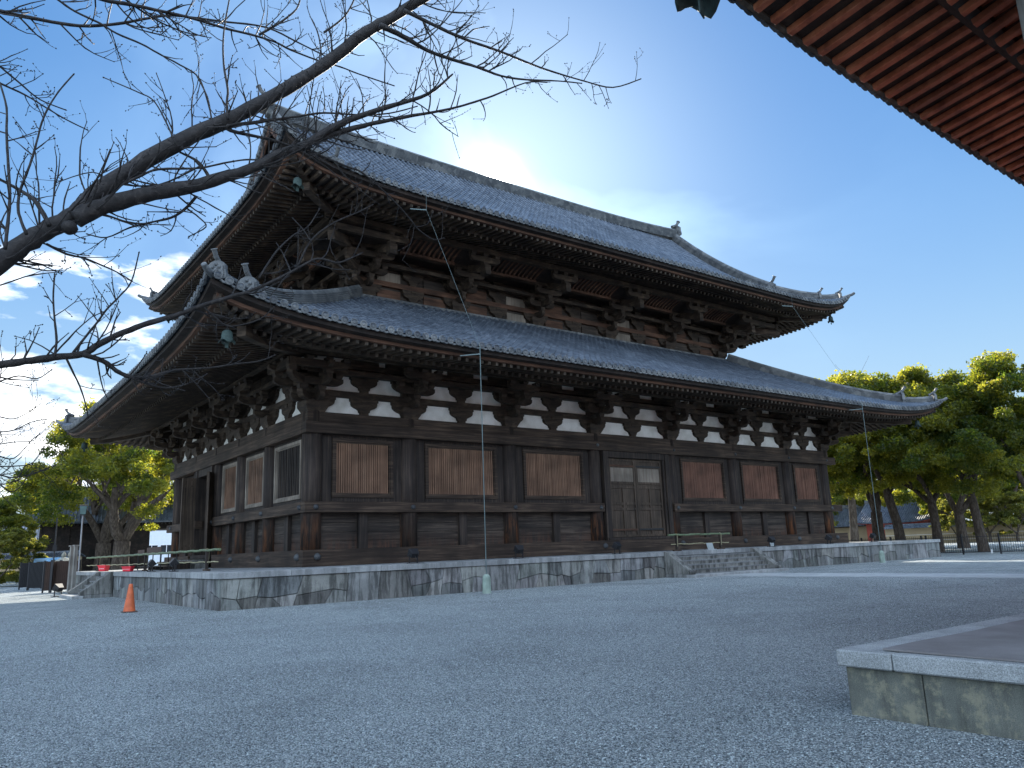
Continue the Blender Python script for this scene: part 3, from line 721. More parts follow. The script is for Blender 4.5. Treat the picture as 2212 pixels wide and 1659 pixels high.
# upper storey
UX = XC[1:7]; UY = YCA[1:5]; ZU = 12.12
UX0, UX1, UY0, UY1 = UX[0], UX[-1], UY[0], UY[-1]
for x in UX:
    mb = MB(); colcyl(mb, x, UY0, .35, 11.3, 12.6); mb.build('column', 'wood_vertical', hall, smooth=True)
mb = MB(); mb.box(UX0+.0, UX1, UY0-.06, UY0+.06, 11.2, 16.0); mb.box(UX0-.06, UX0+.06, UY0, UY1, 11.2, 16.0); mb.box(UX1-.06, UX1+.06, UY0, UY1, 11.2, 16.0); mb.box(UX0, UX1, UY1-.06, UY1+.06, 11.2, 16.0)
mb.build('upper_wall', 'wood_planks', hall)
k_ = dict(x0=UX0-Q, x1=UX1+Q, y0_=UY0-Q, y1_=UY1+Q)
for z0, z1, d0, d1, mt in ((11.8, 12.11, .08, .36, 'wood_reddish'), (ZU+.64, ZU+.89, .16, .36, 'wood_reddish'), (ZU+1.52, ZU+1.77, .16, .36, 'wood_bracket'), (ZU+2.4, ZU+2.65, .16, .36, 'wood_bracket')):
    mb = MB(); ring4(mb, d0, d1, z0, z1, **k_); mb.build('tie_beam', mt, hall, bevel=.01)
place_all(UX, UY, ZU, 'wood_bracket', True)
# pale remains of plaster between the upper struts
rr = random.Random(5)
for a, b in zip(UX, UX[1:]):
    for c, h in (((a*3+b)/4, 0), ((a+3*b)/4, 0), ((a*3+b)/4, .88), ((a+3*b)/4, .88)):
        mb = MB(); mb.box(c-.62, c+.62, UY0-.13, UY0-.061, ZU+h+.0, ZU+h+.50); mb.build('infill_panel', rr.choice(['wood_pale', 'wood_reddish', 'wood_reddish', 'wood_planks']), hall)

# ---- eaves: rings that follow the rising corners
def mkroof(T, zE, xa, xb, ya, yb, k, lam, fa, fb_):
    R = dict(T=T, zE=zE, x0=xa-T, x1=xb+T, y0=ya-T, y1=yb+T, k=k, lam=lam)
    R['f'] = lambda s: fa*s+fb_*s*s
    R['K'] = lambda d, s: k*math.exp(-max(d, 0)/lam)*math.exp(-max(s, 0)/4.0)
    def pos(side, a, s, z):
        if side in 'fb': d = min(a-R['x0'], R['x1']-a)
        else: d = min(a-R['y0'], R['y1']-a)
        zz = z+R['K'](d, s)
        return {'f': (a, R['y0']+s, zz), 'b': (a, R['y1']-s, zz), 'l': (R['x0']+s, a, zz), 'r': (R['x1']-s, a, zz)}[side]
    R['pos'] = pos
    R['rng'] = lambda side: (R['x0'], R['x1']) if side in 'fb' else (R['y0'], R['y1'])
    return R
LO = mkroof(5.5, 7.46, 0, LX, Q, DY+Q, 1.05, 2.4, .38, .0117)
UP = mkroof(2.2, 14.62, 0, LX, Q, DY+Q, 1.22, 1.7, .42, .0258)
def avals(a0, a1):
    L = a1-a0; n = []
    for t in (0, .25, .5, .8, 1.2, 1.7, 2.3, 3, 4, 5.2, 7, 9.5): n.append(t)
    m = list(n)+[a for a in np.linspace(9.5, L-9.5, 7)[1:-1]]+[L-t for t in reversed(n)]
    return [a0+x for x in m]
def ring(mb, R, prof, closed=True, sides='fblr'):
    for sd in sides:
        A0, A1 = R['rng'](sd); av = avals(A0, A1); vs = []; n = len(prof)
        for a in av:
            for s, z in prof:
                aa = min(max(a, A0+s), A1-s); vs.append(R['pos'](sd, aa, s, z))
        m = n if closed else n-1
        mb.add(vs, [(i*n+j, i*n+(j+1) % n, (i+1)*n+(j+1) % n, (i+1)*n+j) for i in range(len(av)-1) for j in range(m)])
def rbox(s0, s1, z0, z1, dz=0): return [(s0, z0), (s1, z0+dz), (s1, z1+dz), (s0, z1)]
def eaves(R, swall, nm):
    z = R['zE']
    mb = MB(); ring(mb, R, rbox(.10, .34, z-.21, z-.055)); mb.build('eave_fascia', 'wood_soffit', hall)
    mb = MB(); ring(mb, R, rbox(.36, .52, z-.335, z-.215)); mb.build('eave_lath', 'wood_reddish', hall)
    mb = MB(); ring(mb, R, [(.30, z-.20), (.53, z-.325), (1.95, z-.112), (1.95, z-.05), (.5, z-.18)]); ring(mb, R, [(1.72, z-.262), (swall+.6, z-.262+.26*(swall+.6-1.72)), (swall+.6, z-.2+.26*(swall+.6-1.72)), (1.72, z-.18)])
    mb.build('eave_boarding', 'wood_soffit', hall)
    mb = MB(); ring(mb, R, rbox(1.62, 1.78, z-.272, z-.14)); mb.build('eave_lath', 'wood_horizontal', hall)
    for sd in 'flrb':
        A0, A1 = R['rng'](sd); mf = MB(); mbb = MB(); a = A0+.62; wd = .13; ci = 0
        nrm = {'f': (0, -1), 'b': (0, 1), 'l': (-1, 0), 'r': (1, 0)}[sd]
        while a < A1-.6:
            d = min(a-A0, A1-a)
            for mm, s0, s1, zf, sl, h in ((mf, .47, 2.1, z-.33, .15, .13), (mbb, 1.68, swall+.5, z-.275, .26, .15)):
                s1 = min(s1, d-.05)
                if s1 < s0+.1: continue
                P0 = Vector(R['pos'](sd, a, s0, zf+sl*(s0-(.5 if mm is mf else 1.68))-h/2)); P1 = Vector(R['pos'](sd, a, s1, zf+sl*(s1-(.5 if mm is mf else 1.68))-h/2))
                one = sd == 'f' and R is LO and mm is mf and 6 <= ci < 106
                tg = MB() if one else mm; tg.cur = 0
                tg.beam(P0, P1, wd, h)
                dd = (P0-P1).normalized(); tg.cur = 1; tg.beam(P0+dd*.001, P0+dd*.005, wd-.02, h-.02); tg.cur = 0
                if one: tg.build('rafter', ['wood_bracket', 'wood_end_grain'], hall)
            a += .33; ci += 1
        for q_, nm_ in ((mf, 'flying_rafters'), (mbb, 'base_rafters')): q_.build(nm_, ['wood_bracket', 'wood_end_grain'], hall)['kind'] = 'stuff'
    # hip rafters
    for cx, cy in ((0, 0), (1, 0), (0, 1), (1, 1)):
        def dg(s, zz, sink=0):
            x = R['x0']+s if not cx else R['x1']-s; y = R['y0']+s if not cy else R['y1']-s
            return Vector((x, y, zz+R['K'](s, s)))
        mb = MB(); ps = [.38, .7, 1.1, 1.6, 2.2]
        for a, b in zip(ps, ps[1:]): mb.beam(dg(a, z-.42+.15*a), dg(b+.03, z-.42+.15*b), .26, .24)
        ps = [1.45, 2.2, 3.2, 4.5, swall+.3]
        for a, b in zip(ps, ps[1:]): mb.beam(dg(a, z-.56+.26*(a-1.45)), dg(b+.03, z-.56+.26*(b-1.45)), .30, .32)
        mb.build('hip_rafter', 'wood_bracket', hall)
eaves(LO, 5.4, 'lower'); eaves(UP, 6.1, 'upper')
def purlin(nm, R, yabs, z0, z1, w_=.2, mat='wood_bracket'):
    s = yabs-R['y0']; mb = MB()
    for sd in 'flrb':
        A0, A1 = R['rng'](sd)
        a0, a1 = A0+s-.35, A1-s+.35
        p = [R['pos'](sd, a0, s, z0), R['pos'](sd, a1, s, z0)]
        zt = (z0+z1)/2
        mb.beam((p[0][0], p[0][1], zt), (p[1][0], p[1][1], zt), w_, z1-z0)
    mb.build(nm, mat, hall)
purlin('eave_purlin', LO, Q-1.40, ZB+1.89, ZB+2.01); purlin('eave_purlin', LO, Q-.74, ZB+1.40, ZB+1.58, .18)
purlin('eave_purlin', UP, UY0-2.75, ZU+2.24, ZU+2.50, .24); purlin('eave_purlin', UP, UY0-.74, ZU+1.40, ZU+1.58, .18); purlin('eave_purlin', UP, UY0-1.40, ZU+1.83, ZU+2.05, .2)
# small ceiling and curved ribs under the upper eave
mb = MB(); s1 = UY0-1.5-UP['y0']; s0 = UY0-2.62-UP['y0']
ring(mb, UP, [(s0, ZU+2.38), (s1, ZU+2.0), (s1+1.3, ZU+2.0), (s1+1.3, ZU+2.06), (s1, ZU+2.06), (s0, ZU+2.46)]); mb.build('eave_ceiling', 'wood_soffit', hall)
def ribset(p0, axis, n, ln, out):
    mb = MB(); mb.beam(Vector(p0)+Vector((0, 0, -.03)), Vector(p0)+Vector(axis)*ln+Vector((0, 0, -.03)), .12, .14); mb.beam(Vector(p0)+Vector(out)*.97+Vector((0, 0, .46)), Vector(p0)+Vector(out)*.97+Vector(axis)*ln+Vector((0, 0, .46)), .1, .1)
    for i in range(n):
        c = Vector(p0)+Vector(axis)*(ln*(i+.5)/n); pts = []
        for t in (0, .25, .5, .75, 1):
            pts.append(c+Vector(out)*(t*.95)+Vector((0, 0, 1))*(.44*t**.6-.0))
        for a, b in zip(pts, pts[1:]): mb.beam(a, b, .09, .10)
    return mb
for a, b in zip(UX, UX[1:]):
    ln = b-a-2.1; n = max(6, int(ln/.26)); mb = ribset((a+1.05, UY0-1.62, ZU+1.92), (1, 0, 0), n, ln, (0, -1, 0)); mb.build('curved_ribs', 'wood_reddish', hall)
for a, b in zip(UY, UY[1:]):
    ln = b-a-2.1; n = max(4, int(ln/.26)); mb = ribset((UX0-1.62, a+1.05, ZU+1.92), (0, 1, 0), n, ln, (-1, 0, 0)); mb.build('curved_ribs', 'wood_reddish', hall)

# ---- tiled roofs
def disc(mb, c, d, r, th=.05, n=12):
    c = Vector(c); d = Vector(d).normalized(); a = d.cross(Vector((0, 0, 1))).normalized(); b = a.cross(d); vs = []; prof = [(r, -th), (r, 0), (r*.80, .004), (r*.76, -.014), (r*.42, -.014), (r*.36, 0), (.0, .004)]
    for q, h in prof:
        for j in range(n): t = 2*math.pi*j/n; vs.append(c+d*h+(a*math.cos(t)+b*math.sin(t))*q)
    fs = [(i*n+j, i*n+(j+1) % n, (i+1)*n+(j+1) % n, (i+1)*n+j) for i in range(len(prof)-1) for j in range(n)]
    mb.add(vs, fs)
PIT_ = .33
def tile_side(R, roof, sd, smaxf, coarse=False):
    A0, A1 = R['rng'](sd); rowm = MB(); cap = MB(); pan = MB(); f = R['f']; zE = R['zE']
    out = Vector({'f': (0, -1, 0), 'b': (0, 1, 0), 'l': (-1, 0, 0), 'r': (1, 0, 0)}[sd]); lat = Vector({'f': (1, 0, 0), 'b': (1, 0, 0), 'l': (0, 1, 0), 'r': (0, 1, 0)}[sd])
    n = int((A1-A0)/PIT_); off = (A1-A0-(n-1)*PIT_)/2
    step = .36 if not coarse else 1.2
    th = [math.pi*j/4 for j in range(5)]
    rj = random.Random(9)
    for i in range(n):
        a = A0+off+i*PIT_; sm = smaxf(a); s = -.02
        while s < sm-.03:
            e = min(s+step, sm); v = []; jl = rj.uniform(-.008, .008)
            for q, r in ((s, .118), (e, .096)):
                P = Vector(R['pos'](sd, a+jl, q, zE+f(max(q, 0))+.02)); sl = (f(max(q, 0)+.1)-f(max(q, 0)))/.1
                nr = (out*sl+Vector((0, 0, 1))).normalized()
                for t in th: v.append(P+lat*math.cos(t)*r+nr*math.sin(t)*r*1.05)
            rowm.add(v, [(j, j+1, 6+j, 5+j) for j in range(4)]+[(0, 1, 2, 3, 4)]); s = e
        c = Vector(R['pos'](sd, a, -.03, zE+.045))
        disc(cap, c+out*.03, out, .128, n=12 if not coarse else 8)
        if sd == 'f' and R is LO and 6 <= i < 106: cap.build('eave_end_tile', 'ridge_tile', roof); cap = MB()
        if i < n-1:
            a2 = a+PIT_; pts = []
            for t in (0, .25, .5, .75, 1):
                q = Vector(R['pos'](sd, a+(a2-a)*t, -.02, zE)); pts.append(q-Vector((0, 0, 1))*(.02+.075*math.sin(math.pi*t)))
            top = [p+Vector((0, 0, .065)) for p in pts]; m = len(pts)
            vs = [p+out*.02 for p in pts+top]+[p-out*.05 for p in pts+top]
            pan.add(vs, [(k, k+1, m+k+1, m+k) for k in range(m-1)]+[(2*m+k, 2*m+k+1, k+1, k) for k in range(m-1)])
    rowm.build('tile_rows', 'roof_tile', roof); cap.build('eave_end_tiles', 'ridge_tile', roof)['kind'] = 'stuff'; pan.build('eave_pan_tiles', 'ridge_tile', roof)['kind'] = 'stuff'
def roofbase(mb, R, sd, svals, lo, hi):
    f = R['f']; vs = []; A0, A1 = R['rng'](sd); av = avals(A0, A1)
    prof = []
    for a, b in zip(svals, svals[1:]): prof += [(a, f(a)+.03), (b, f(b)-.005)]
    n = len(prof)
    for a in av:
        for s, z in prof:
            aa = min(max(a, lo(s)), hi(s)); vs.append(R['pos'](sd, aa, s, R['zE']+z))
    mb.add(vs, [(i*n+j, i*n+j+1, (i+1)*n+j+1, (i+1)*n+j) for i in range(len(av)-1) for j in range(n-1)])
SW = 5.5+YC[1]-.36      # inset where the lower roof meets the upper wall
lroof = bpy.data.objects.new('lower_roof', None); COL.objects.link(lroof); lroof.parent = hall; lroof.location = (0, 0, 7.4)
uroof = bpy.data.objects.new('upper_roof', None); COL.objects.link(uroof); uroof.parent = hall; uroof.location = (0, 0, 14.6)
for o in (lroof, uroof): o.location = Vector((LX/2, DY/2+Q, o.location.z))-wl(hall)
for sd in 'flrb':
    A0, A1 = LO['rng'](sd); mb = MB(); sv = list(np.arange(-.05, SW+.3, .30))
    roofbase(mb, LO, sd, sv, lambda s: A0+s, lambda s: A1-s); mb.build('tile_bed', 'bed_tile', lroof)
    tile_side(LO, lroof, sd, lambda a: min(SW+.1, a-A0-.1, A1-a-.1), sd in 'rb')
SG = 3.3; SR = (YB/2)-UP['y0']     # verge inset, ridge inset
for sd in 'flrb':
    A0, A1 = UP['rng'](sd); mb = MB()
    if sd in 'fb':
        sv = list(np.linspace(-.05, SR, 38))
        roofbase(mb, UP, sd, sv, lambda s: A0+min(s, SG), lambda s: A1-min(s, SG))
        fn = lambda a: SR if (a-A0 > SG and A1-a > SG) else min(a-A0, A1-a)-.1
    else:
        sv = list(np.arange(-.05, 4.6, .30)); roofbase(mb, UP, sd, sv, lambda s: A0+s, lambda s: A1-s)
        fn = lambda a: min(4.4, a-A0-.1, A1-a-.1)
    mb.build('tile_bed', 'bed_tile', uroof); tile_side(UP, uroof, sd, fn, sd in 'rb')
def rprof(hw, h, nl, rt=.1):
    pts = []; dz = h/nl
    for i in range(nl):
        w_ = hw if i % 1 == 0 else hw
        pts += [(hw, i*dz), (hw, i*dz+dz*.55), (hw-.05, i*dz+dz*.6), (hw-.05, i*dz+dz*.98)]
    top = [(rt*math.cos(t), h+rt*math.sin(t)*1.1) for t in np.linspace(0, math.pi, 7)]
    return pts+top+[(-a, b) for a, b in reversed(pts)]
def oni(k=1.0):
    """ridge-end tile facing -y, base at origin"""
    body = MB()
    poly = [(-.34, 0), (.34, 0), (.37, .12), (.33, .34), (.33, .50), (.22, .62), (.08, .68), (-.08, .68), (-.22, .62), (-.33, .50), (-.33, .34), (-.37, .12)]
    body.prism([(a*k, b*k) for a, b in poly], (0, 0, 0), (1, 0, 0), (0, 0, 1), .16*k)
    inner = [(a*.78*k, (.06+b*.82)*k) for a, b in poly]; body.prism(inner, (0, -.09*k, 0), (1, 0, 0), (0, 0, 1), .05*k)
    for x, z, r in ((-.12, .42, .07), (.12, .42, .07), (0, .30, .09), (-.15, .16, .08), (.15, .16, .08), (0, .12, .1), (0, .53, .07)):
        body.lathe([(r*k, 0), (r*.8*k, r*.6*k), (.01, r*k)], (x*k, -.11*k, z*k), 8, 'y')
    for sx in (-1, 1):
        for i in range(6): body.lathe([(.022*k, 0), (.01, .022*k)], (sx*.30*k, -.08*k, (.08+.075*i)*k), 6, 'y')
    # horned finial tube rising over the face
    pts = [(0, .35*k, .56*k), (0, .1*k, .66*k), (0, -.12*k, .80*k), (0, -.27*k, 1.02*k)]
    body.tube(pts, [.09*k, .09*k, .085*k, .088*k], 10)
    d = Vector((0, -.5, .85)).normalized(); disc(body, Vector(pts[-1])+d*.02, d, .115*k, .03)
    return body
onip = proto(oni(), 'ridge_end_tile', 'ridge_tile')
def hip(R, roof, cx, cy, tiers, send):
    sx = 1 if not cx else -1; sy = 1 if not cy else -1
    def dg(s, add=0):
        x = R['x0']+s if not cx else R['x1']-s; y = R['y0']+s if not cy else R['y1']-s
        return Vector((x, y, R['zE']+R['f'](max(0, s))+R['K'](s, s)+.02+add))
    rz = math.atan2(-sy, -sx)+math.pi/2
    for k, (s0, s1, hw, h, nl, osz) in enumerate(tiers):
        mb = MB(); sv = np.linspace(s0, s1, max(5, int((s1-s0)/.35)))
        mb.sweep([dg(s) for s in sv], rprof(hw, h, nl)); mb.build('hip_ridge', 'ridge_tile', roof)
        o = cpart(onip, dg(s0-.06, h*.15-.06), rz, roof); o.scale = (osz,)*3
    # tip tile
    mb = MB(); p = [dg(.35), dg(.1), dg(-.08, .02), dg(-.2, .12)]; mb.tube(p, [.1, .1, .09, .085], 8)
    mb.build('corner_tile', 'ridge_tile', roof)
for cx, cy in ((0, 0), (1, 0), (0, 1), (1, 1)):
    hip(LO, lroof, cx, cy, [(.40, 2.0, .15, .30, 4, .85), (1.75, SW, .17, .46, 6, 1.0)], SW)
    hip(UP, uroof, cx, cy, [(.52, 1.6, .15, .30, 4, .7), (1.42, 3.6, .16, .42, 5, .8)], 3.6)
# descending ridges beside the gables
for cx in (0, 1):
    for cy in (0, 1):
        x = UP['x0']+SG+.22 if not cx else UP['x1']-SG-.22
        mb = MB(); pts = []
        for s in np.linspace(3.45, SR, 24):
            y = UP['y0']+s if not cy else UP['y1']-s; pts.append(Vector((x, y, UP['zE']+UP['f'](s)+.02)))
        mb.sweep(pts, rprof(.19, .52, 7, .12)); mb.build('descending_ridge', 'ridge_tile', uroof)
        o = cpart(onip, pts[0]+Vector((0, -.06 if not cy else .06, .0)), 0 if not cy else math.pi, uroof); o.scale = (1.05,)*3
# main ridge
yr = YB/2; pts = []; zr = UP['zE']+UP['f'](SR)-.12; xm = LX/2; hl_ = LX/2-.98
for u in np.linspace(-1, 1, 33): pts.append(Vector((xm+u*hl_, yr, zr+.42*abs(u)**3.2)))
mb = MB(); mb.sweep(pts, rprof(.25, .66, 9, .15)); mb.build('main_ridge', 'ridge_tile', uroof)
for sg in (-1, 1):
    o = cpart(onip, pts[0 if sg < 0 else -1]+Vector((sg*.12, 0, .25)), -math.pi/2 if sg < 0 else math.pi/2, uroof); o.scale = (1.25,)*3
# gables: board wall, bargeboards and verge tiles
for cx in (0, 1):
    sg = 1 if not cx else -1; xv = UP['x0']+SG if not cx else UP['x1']-SG; xg = xv+sg*1.0
    ss = np.linspace(3.9, SR, 14); poly = [(UP['y0']+s, UP['zE']+UP['f'](s)-.25) for s in ss]; poly += [(YB-y, z) for y, z in reversed(poly[:-1])]
    mb = MB(); mb.prism(poly, (xg, 0, 0), (0, 1, 0), (0, 0, 1), .12); mb.build('gable_wall', 'wood_reddish', uroof)
    mb = MB()
    for ax in (0, 1):
        ss = np.linspace(2.9, SR, 26); P = [Vector((xv+sg*.12, UP['y0']+s if not ax else YB-(UP['y0']+s), UP['zE']+UP['f'](s)-.05)) for s in ss]
        vs = []
        for p in P: vs += [p+Vector((-.05, 0, 0)), p+Vector((.05, 0, 0)), p+Vector((.05, 0, -.5)), p+Vector((-.05, 0, -.5))]
        mb.add(vs, [(i*4+j, i*4+(j+1) % 4, (i+1)*4+(j+1) % 4, (i+1)*4+j) for i in range(len(P)-1) for j in range(4)])
    mb.build('bargeboard', 'wood_reddish', uroof)
    mb = MB()
    for ax in (0, 1):
        for s in np.arange(3.1, SR-.1, .33):
            y = UP['y0']+s if not ax else YB-(UP['y0']+s); z = UP['zE']+UP['f'](s)+.03
            mb.tube([(xv+sg*.5, y, z+.02), (xv-sg*.08, y, z)], .09, 8); disc(mb, (xv-sg*.1, y, z), (-sg, 0, 0), .105)
    mb.build('verge_tiles', 'ridge_tile', uroof)
    mb = MB()    # underside of the gable overhang
    for ax in (0, 1):
        for a, b in zip(np.linspace(3.0, SR, 14), np.linspace(3.0, SR, 14)[1:]):
            A = [(UP['y0']+s if not ax else YB-(UP['y0']+s), UP['zE']+UP['f'](s)-.2) for s in (a, b)]
            mb.hexa([(xv+sg*.18, A[0][0], A[0][1]), (xg+sg*.3, A[0][0], A[0][1]), (xg+sg*.3, A[1][0], A[1][1]), (xv+sg*.18, A[1][0], A[1][1]), (xv+sg*.18, A[0][0], A[0][1]+.1), (xg+sg*.3, A[0][0], A[0][1]+.1), (xg+sg*.3, A[1][0], A[1][1]+.1), (xv+sg*.18, A[1][0], A[1][1]+.1)])
    mb.build('gable_soffit', 'wood_soffit', uroof)
# flashing course where the lower roof meets the upper wall
mb = MB(); zt = LO['zE']+LO['f'](SW)
for i in range(3): ring4(mb, -.10+.02*i-.0, .25, zt-.02+.07*i, zt+.04+.07*i, x0=UX0-.36, x1=UX1+.36, y0_=UY0-.36, y1_=UY1+.36)
mb.build('flashing_course', 'ridge_tile', lroof)
# ------------------------------------------------------------------ wind bells
def bell(loc, label, k=1.0, mat='bronze_patina', rz=0, group='bronze wind bells hung under the eaves'):
    t = thing('wind_bell', label, 'wind bell', loc, rz, group)     # origin: hanging point
    mb = MB(); n = 24; prof = [(.03, -.10), (.10, -.12), (.15, -.17), (.165, -.26), (.17, -.36), (.19, -.44), (.235, -.52)]
    vs = []; ks = len(prof)
    for inner in (0, 1):
        for i, (r, z) in enumerate(prof):
            for j in range(n):
                a = 2*math.pi*j/n; zz = z
                if i == ks-1: zz = z+.075*abs(math.sin(2*a))**1.5*1.6-.02
                rr_ = (r-(.014 if inner else 0))*(1+(.06*abs(math.cos(2*a)) if i == ks-1 else 0)); vs.append((rr_*math.cos(a)*k, rr_*math.sin(a)*k*.8, zz*k))
    fs = []
    for b_ in (0, ks*n):
        for i in range(ks-1):
            for j in range(n): fs.append((b_+i*n+j, b_+i*n+(j+1) % n, b_+(i+1)*n+(j+1) % n, b_+(i+1)*n+j))
    for j in range(n): fs.append(((ks-1)*n+j, (ks-1)*n+(j+1) % n, (2*ks-1)*n+(j+1) % n, (2*ks-1)*n+j)); 
    fs.append(tuple(range(n)))
    mb.add(vs, fs); mb.build('bell_body', mat, t, smooth=True, local=True)
    mb = MB(); ring_ = [(math.cos(a)*.035*k, 0, (-.065+math.sin(a)*.045)*k) for a in np.linspace(0, 2*math.pi, 10)]; mb.tube(ring_, .010*k, 6)
    mb.tube([(0, 0, 0), (0, 0, -.03*k)], .01*k, 6); mb.build('hanging_ring', 'black_metal', t, local=True)
    mb = MB(); mb.tube([(0, 0, -.3*k), (0, 0, -.5*k)], .008*k, 5); mb.box(-.05*k, .05*k, -.006*k, .006*k, -.66*k, -.5*k); mb.build('clapper', mat, t, local=True)
    return t
q4 = Q
bell((-4.65, -4.24, 7.20), 'pale green bell under the near corner of the lower roof, behind the branches')
bell((-1.30, -.89, 14.50), 'green bell under the near corner of the upper roof beside the big branch')
bell((34.95, -.80, 14.62), 'small dark bell against the sky under the right corner of the upper roof', mat='bronze_dark')
bell((38.05, -3.90, 7.45), 'green bell in front of the trees under the right corner of the lower roof')
bell((-4.35, DY+2*Q+3.95, 7.40), 'bell in front of the yellow tree under the far left corner of the lower roof')
bell((-.95, DY+2*Q+.55, 14.75), 'dark bell under the far left corner of the upper roof, half behind a branch', mat='bronze_dark')

# ------------------------------------------------------------------ lightning rods on the facade
def rod(x, label, gl):
    t = thing('lightning_rod', label, 'lightning rod', (x, -5.3, G), 0, 'lightning rods in front of the facade')
    mb = MB(); mb.lathe([(.15, 0), (.135, .5), (.12, .56), (.06, .62)], (x, -5.3, G), 8); mb.build('concrete_foot', 'concrete_green', t)
    mb = MB(); mb.tube([(x, -5.3, G+.6), (x, -5.3, 7.44)], .016, 6); mb.build('rod', 'steel_rod', t)
    mb = MB(); mb.beam((x, -5.3, 7.15), (x-.55, -4.85, 7.12), .035, .035); mb.build('bracket_arm', 'steel_rod', t)
    mb = MB()
    pts = [(x, -5.3, 7.44), (x-.05, -5.2, 7.6)]
    for s in np.linspace(.4, SW, 8): pts.append((x-.03*s, LO['y0']+s, LO['zE']+LO['f'](s)+.16))
    pts += [(x-.05, -1.85, 13.95)]; 0; mb.tube([(x, -5.3, 7.44), (x-.05, -1.85, 13.95)], .006, 4); mb.tube([(x-.05, -1.85, 13.95), (x-.05, -1.85, 14.6)], .006, 4); mb.build('cable', 'steel_rod', t)
    mb = MB(); mb.beam((x-.05, -1.85, 13.95), (x-.6, -1.5, 14.0), .035, .035); mb.build('bracket_arm', 'steel_rod', t)
rod(3.8, 'thin pale rod on a concrete foot in front of the second shutter window', 1)
rod(29.1, 'thin pale rod on a square concrete foot near the right end of the platform', 1)

# ------------------------------------------------------------------ flood lights
def flood(loc, label, rz=0, k=1.0, aim=.5, group='small black floodlights on the platform edge'):
    t = thing('floodlight', label, 'floodlight', loc, rz, group)
    mb = MB(); mb.box(-.16*k, .16*k, -.10*k, -.07*k, 0, .02*k); mb.box(-.16*k, .16*k, .07*k, .10*k, 0, .02*k); mb.box(-.13*k, -.11*k, -.07*k, .07*k, .001, .02*k); mb.box(.11*k, .13*k, -.07*k, .07*k, .001, .02*k)
    mb.beam((-.12*k, 0, .02), (-.12*k, 0, .24*k), .02*k, .03*k); mb.beam((.12*k, 0, .02), (.12*k, 0, .24*k), .02*k, .03*k); mb.build('stand', 'black_metal', t, local=True)
    c = Vector((0, 0, .27*k)); d = Vector((0, math.cos(aim), math.sin(aim))); u = Vector((0, -math.sin(aim), math.cos(aim)))
    mb = MB(); w1, w2 = .09*k, .14*k; X = Vector((1, 0, 0)); p = []
    for s, w_ in ((-.12*k, w1), (.07*k, w2)):
        for a, b in ((-1, -1), (1, -1), (1, 1), (-1, 1)): p.append(c+d*s+X*(a*w_)+u*(b*w_*.8))
    mb.hexa(p); h = mb.build('lamp_housing', 'black_metal', t, local=True, bevel=.01)
    mb = MB(); p = []
    for s in (.0705*k, .078*k):
        for a, b in ((-1, -1), (1, -1), (1, 1), (-1, 1)): p.append(c+d*s+X*(a*w2*.85)+u*(b*w2*.68))
    mb.hexa(p); mb.build('lens', 'green_glass', t, local=True)
    mb = MB(); mb.tube([c-d*.1*k, (.02, -.16*k, .1*k), (.05, -.12*k, .01), (.3*k, -.05, .01)], .008, 5); mb.build('cable', 'black_metal', t, local=True)
    return t
LBL = ['small black floodlight on the platform below the left part of the front', 'small black floodlight on the platform just right of the lightning rod', 'small black floodlight on the platform between the third window and the door',
       'small black floodlight on the platform right of the wide steps', 'small black floodlight on the platform at the right corner column', 'small black floodlight in the sunlight near the right end of the platform']
for (x, y), l in zip(((2.0, -3.6), (6.5, -3.6), (11.55, -3.6), (22.1, -3.6), (27.1, -3.6), (31.55, -3.6)), LBL): flood((x, y, .012), l, random.uniform(-.3, .3), 1.25, .55)
flood((-4.0, 6.6, .012), 'black floodlight standing left of its twin beside the red tubs', -math.pi/2, 1.2, .7); flood((-4.0, 3.2, .012), 'black floodlight right of its twin, nearest to the corner of the platform', -math.pi/2, 1.2, .7)
flood((-6.1, 15.2, G), 'black floodlight on the gravel at the foot of the side stairs', .6, 1.5, .5)

# ------------------------------------------------------------------ bamboo barriers
def barrier(name, label, a, b, posts, z, dry=False, feet=True):
    a = Vector(a); b = Vector(b); t = thing(name, label, 'barrier', (a.x, a.y, z)); L = (b-a).length; d = (b-a).normalized(); nrm = Vector((-d.y, d.x, 0))
    def cane(o, e, z0, r, nm, mt):
        mb = MB(); n = max(3, int((e-o).length/.35)); pts = []; rad = []
        for i in range(n):
            p0 = o.lerp(e, i/n); p1 = o.lerp(e, (i+1)/n)
            for q, rr_ in ((p0, r*1.12), (p0.lerp(p1, .06), r), (p0.lerp(p1, .94), r*.98)): pts.append(q+Vector((0, 0, z0+.012*math.sin(i*1.7)))); rad.append(rr_)
        pts.append(e+Vector((0, 0, z0))); rad.append(r*1.1); mb.tube(pts, rad, 10); mb.build(nm, mt, t, smooth=False)
    cane(a, b, z+.70, .042, 'top_rail', 'bamboo_green' if not dry else 'bamboo_dry'); cane(a+d*.15, b-d*.1, z+.30, .018, 'lower_rail', 'bamboo_dry')
    for u in posts:
        p = a+d*u; mb = MB(); mb.box(p.x-.05, p.x+.05, p.y-.05, p.y+.05, z+.06, z+.66); mb.build('post', 'wood_vertical', t, bevel=.006)
        mb = MB(); mb.beam(p+Vector((0, 0, z+.032))-d*.24, p+Vector((0, 0, z+.032))+d*.24, .12, .06); mb.build('foot', 'wood_horizontal', t, bevel=.01)
        mb = MB(); mb.tube([p-nrm*.055+Vector((0, 0, z+.2)), p-nrm*.07+Vector((0, 0, z+.72)), p+Vector((0, 0, z+.755)), p+nrm*.07+Vector((0, 0, z+.72))], .012, 5); mb.build('rope_tie', 'bamboo_dry', t)
    return t
barrier('bamboo_barrier', 'green bamboo rail on wooden posts at the top of the wide stone steps', (14.75, -3.55, 0), (18.95, -3.55, 0), (.5, 3.5), .012)
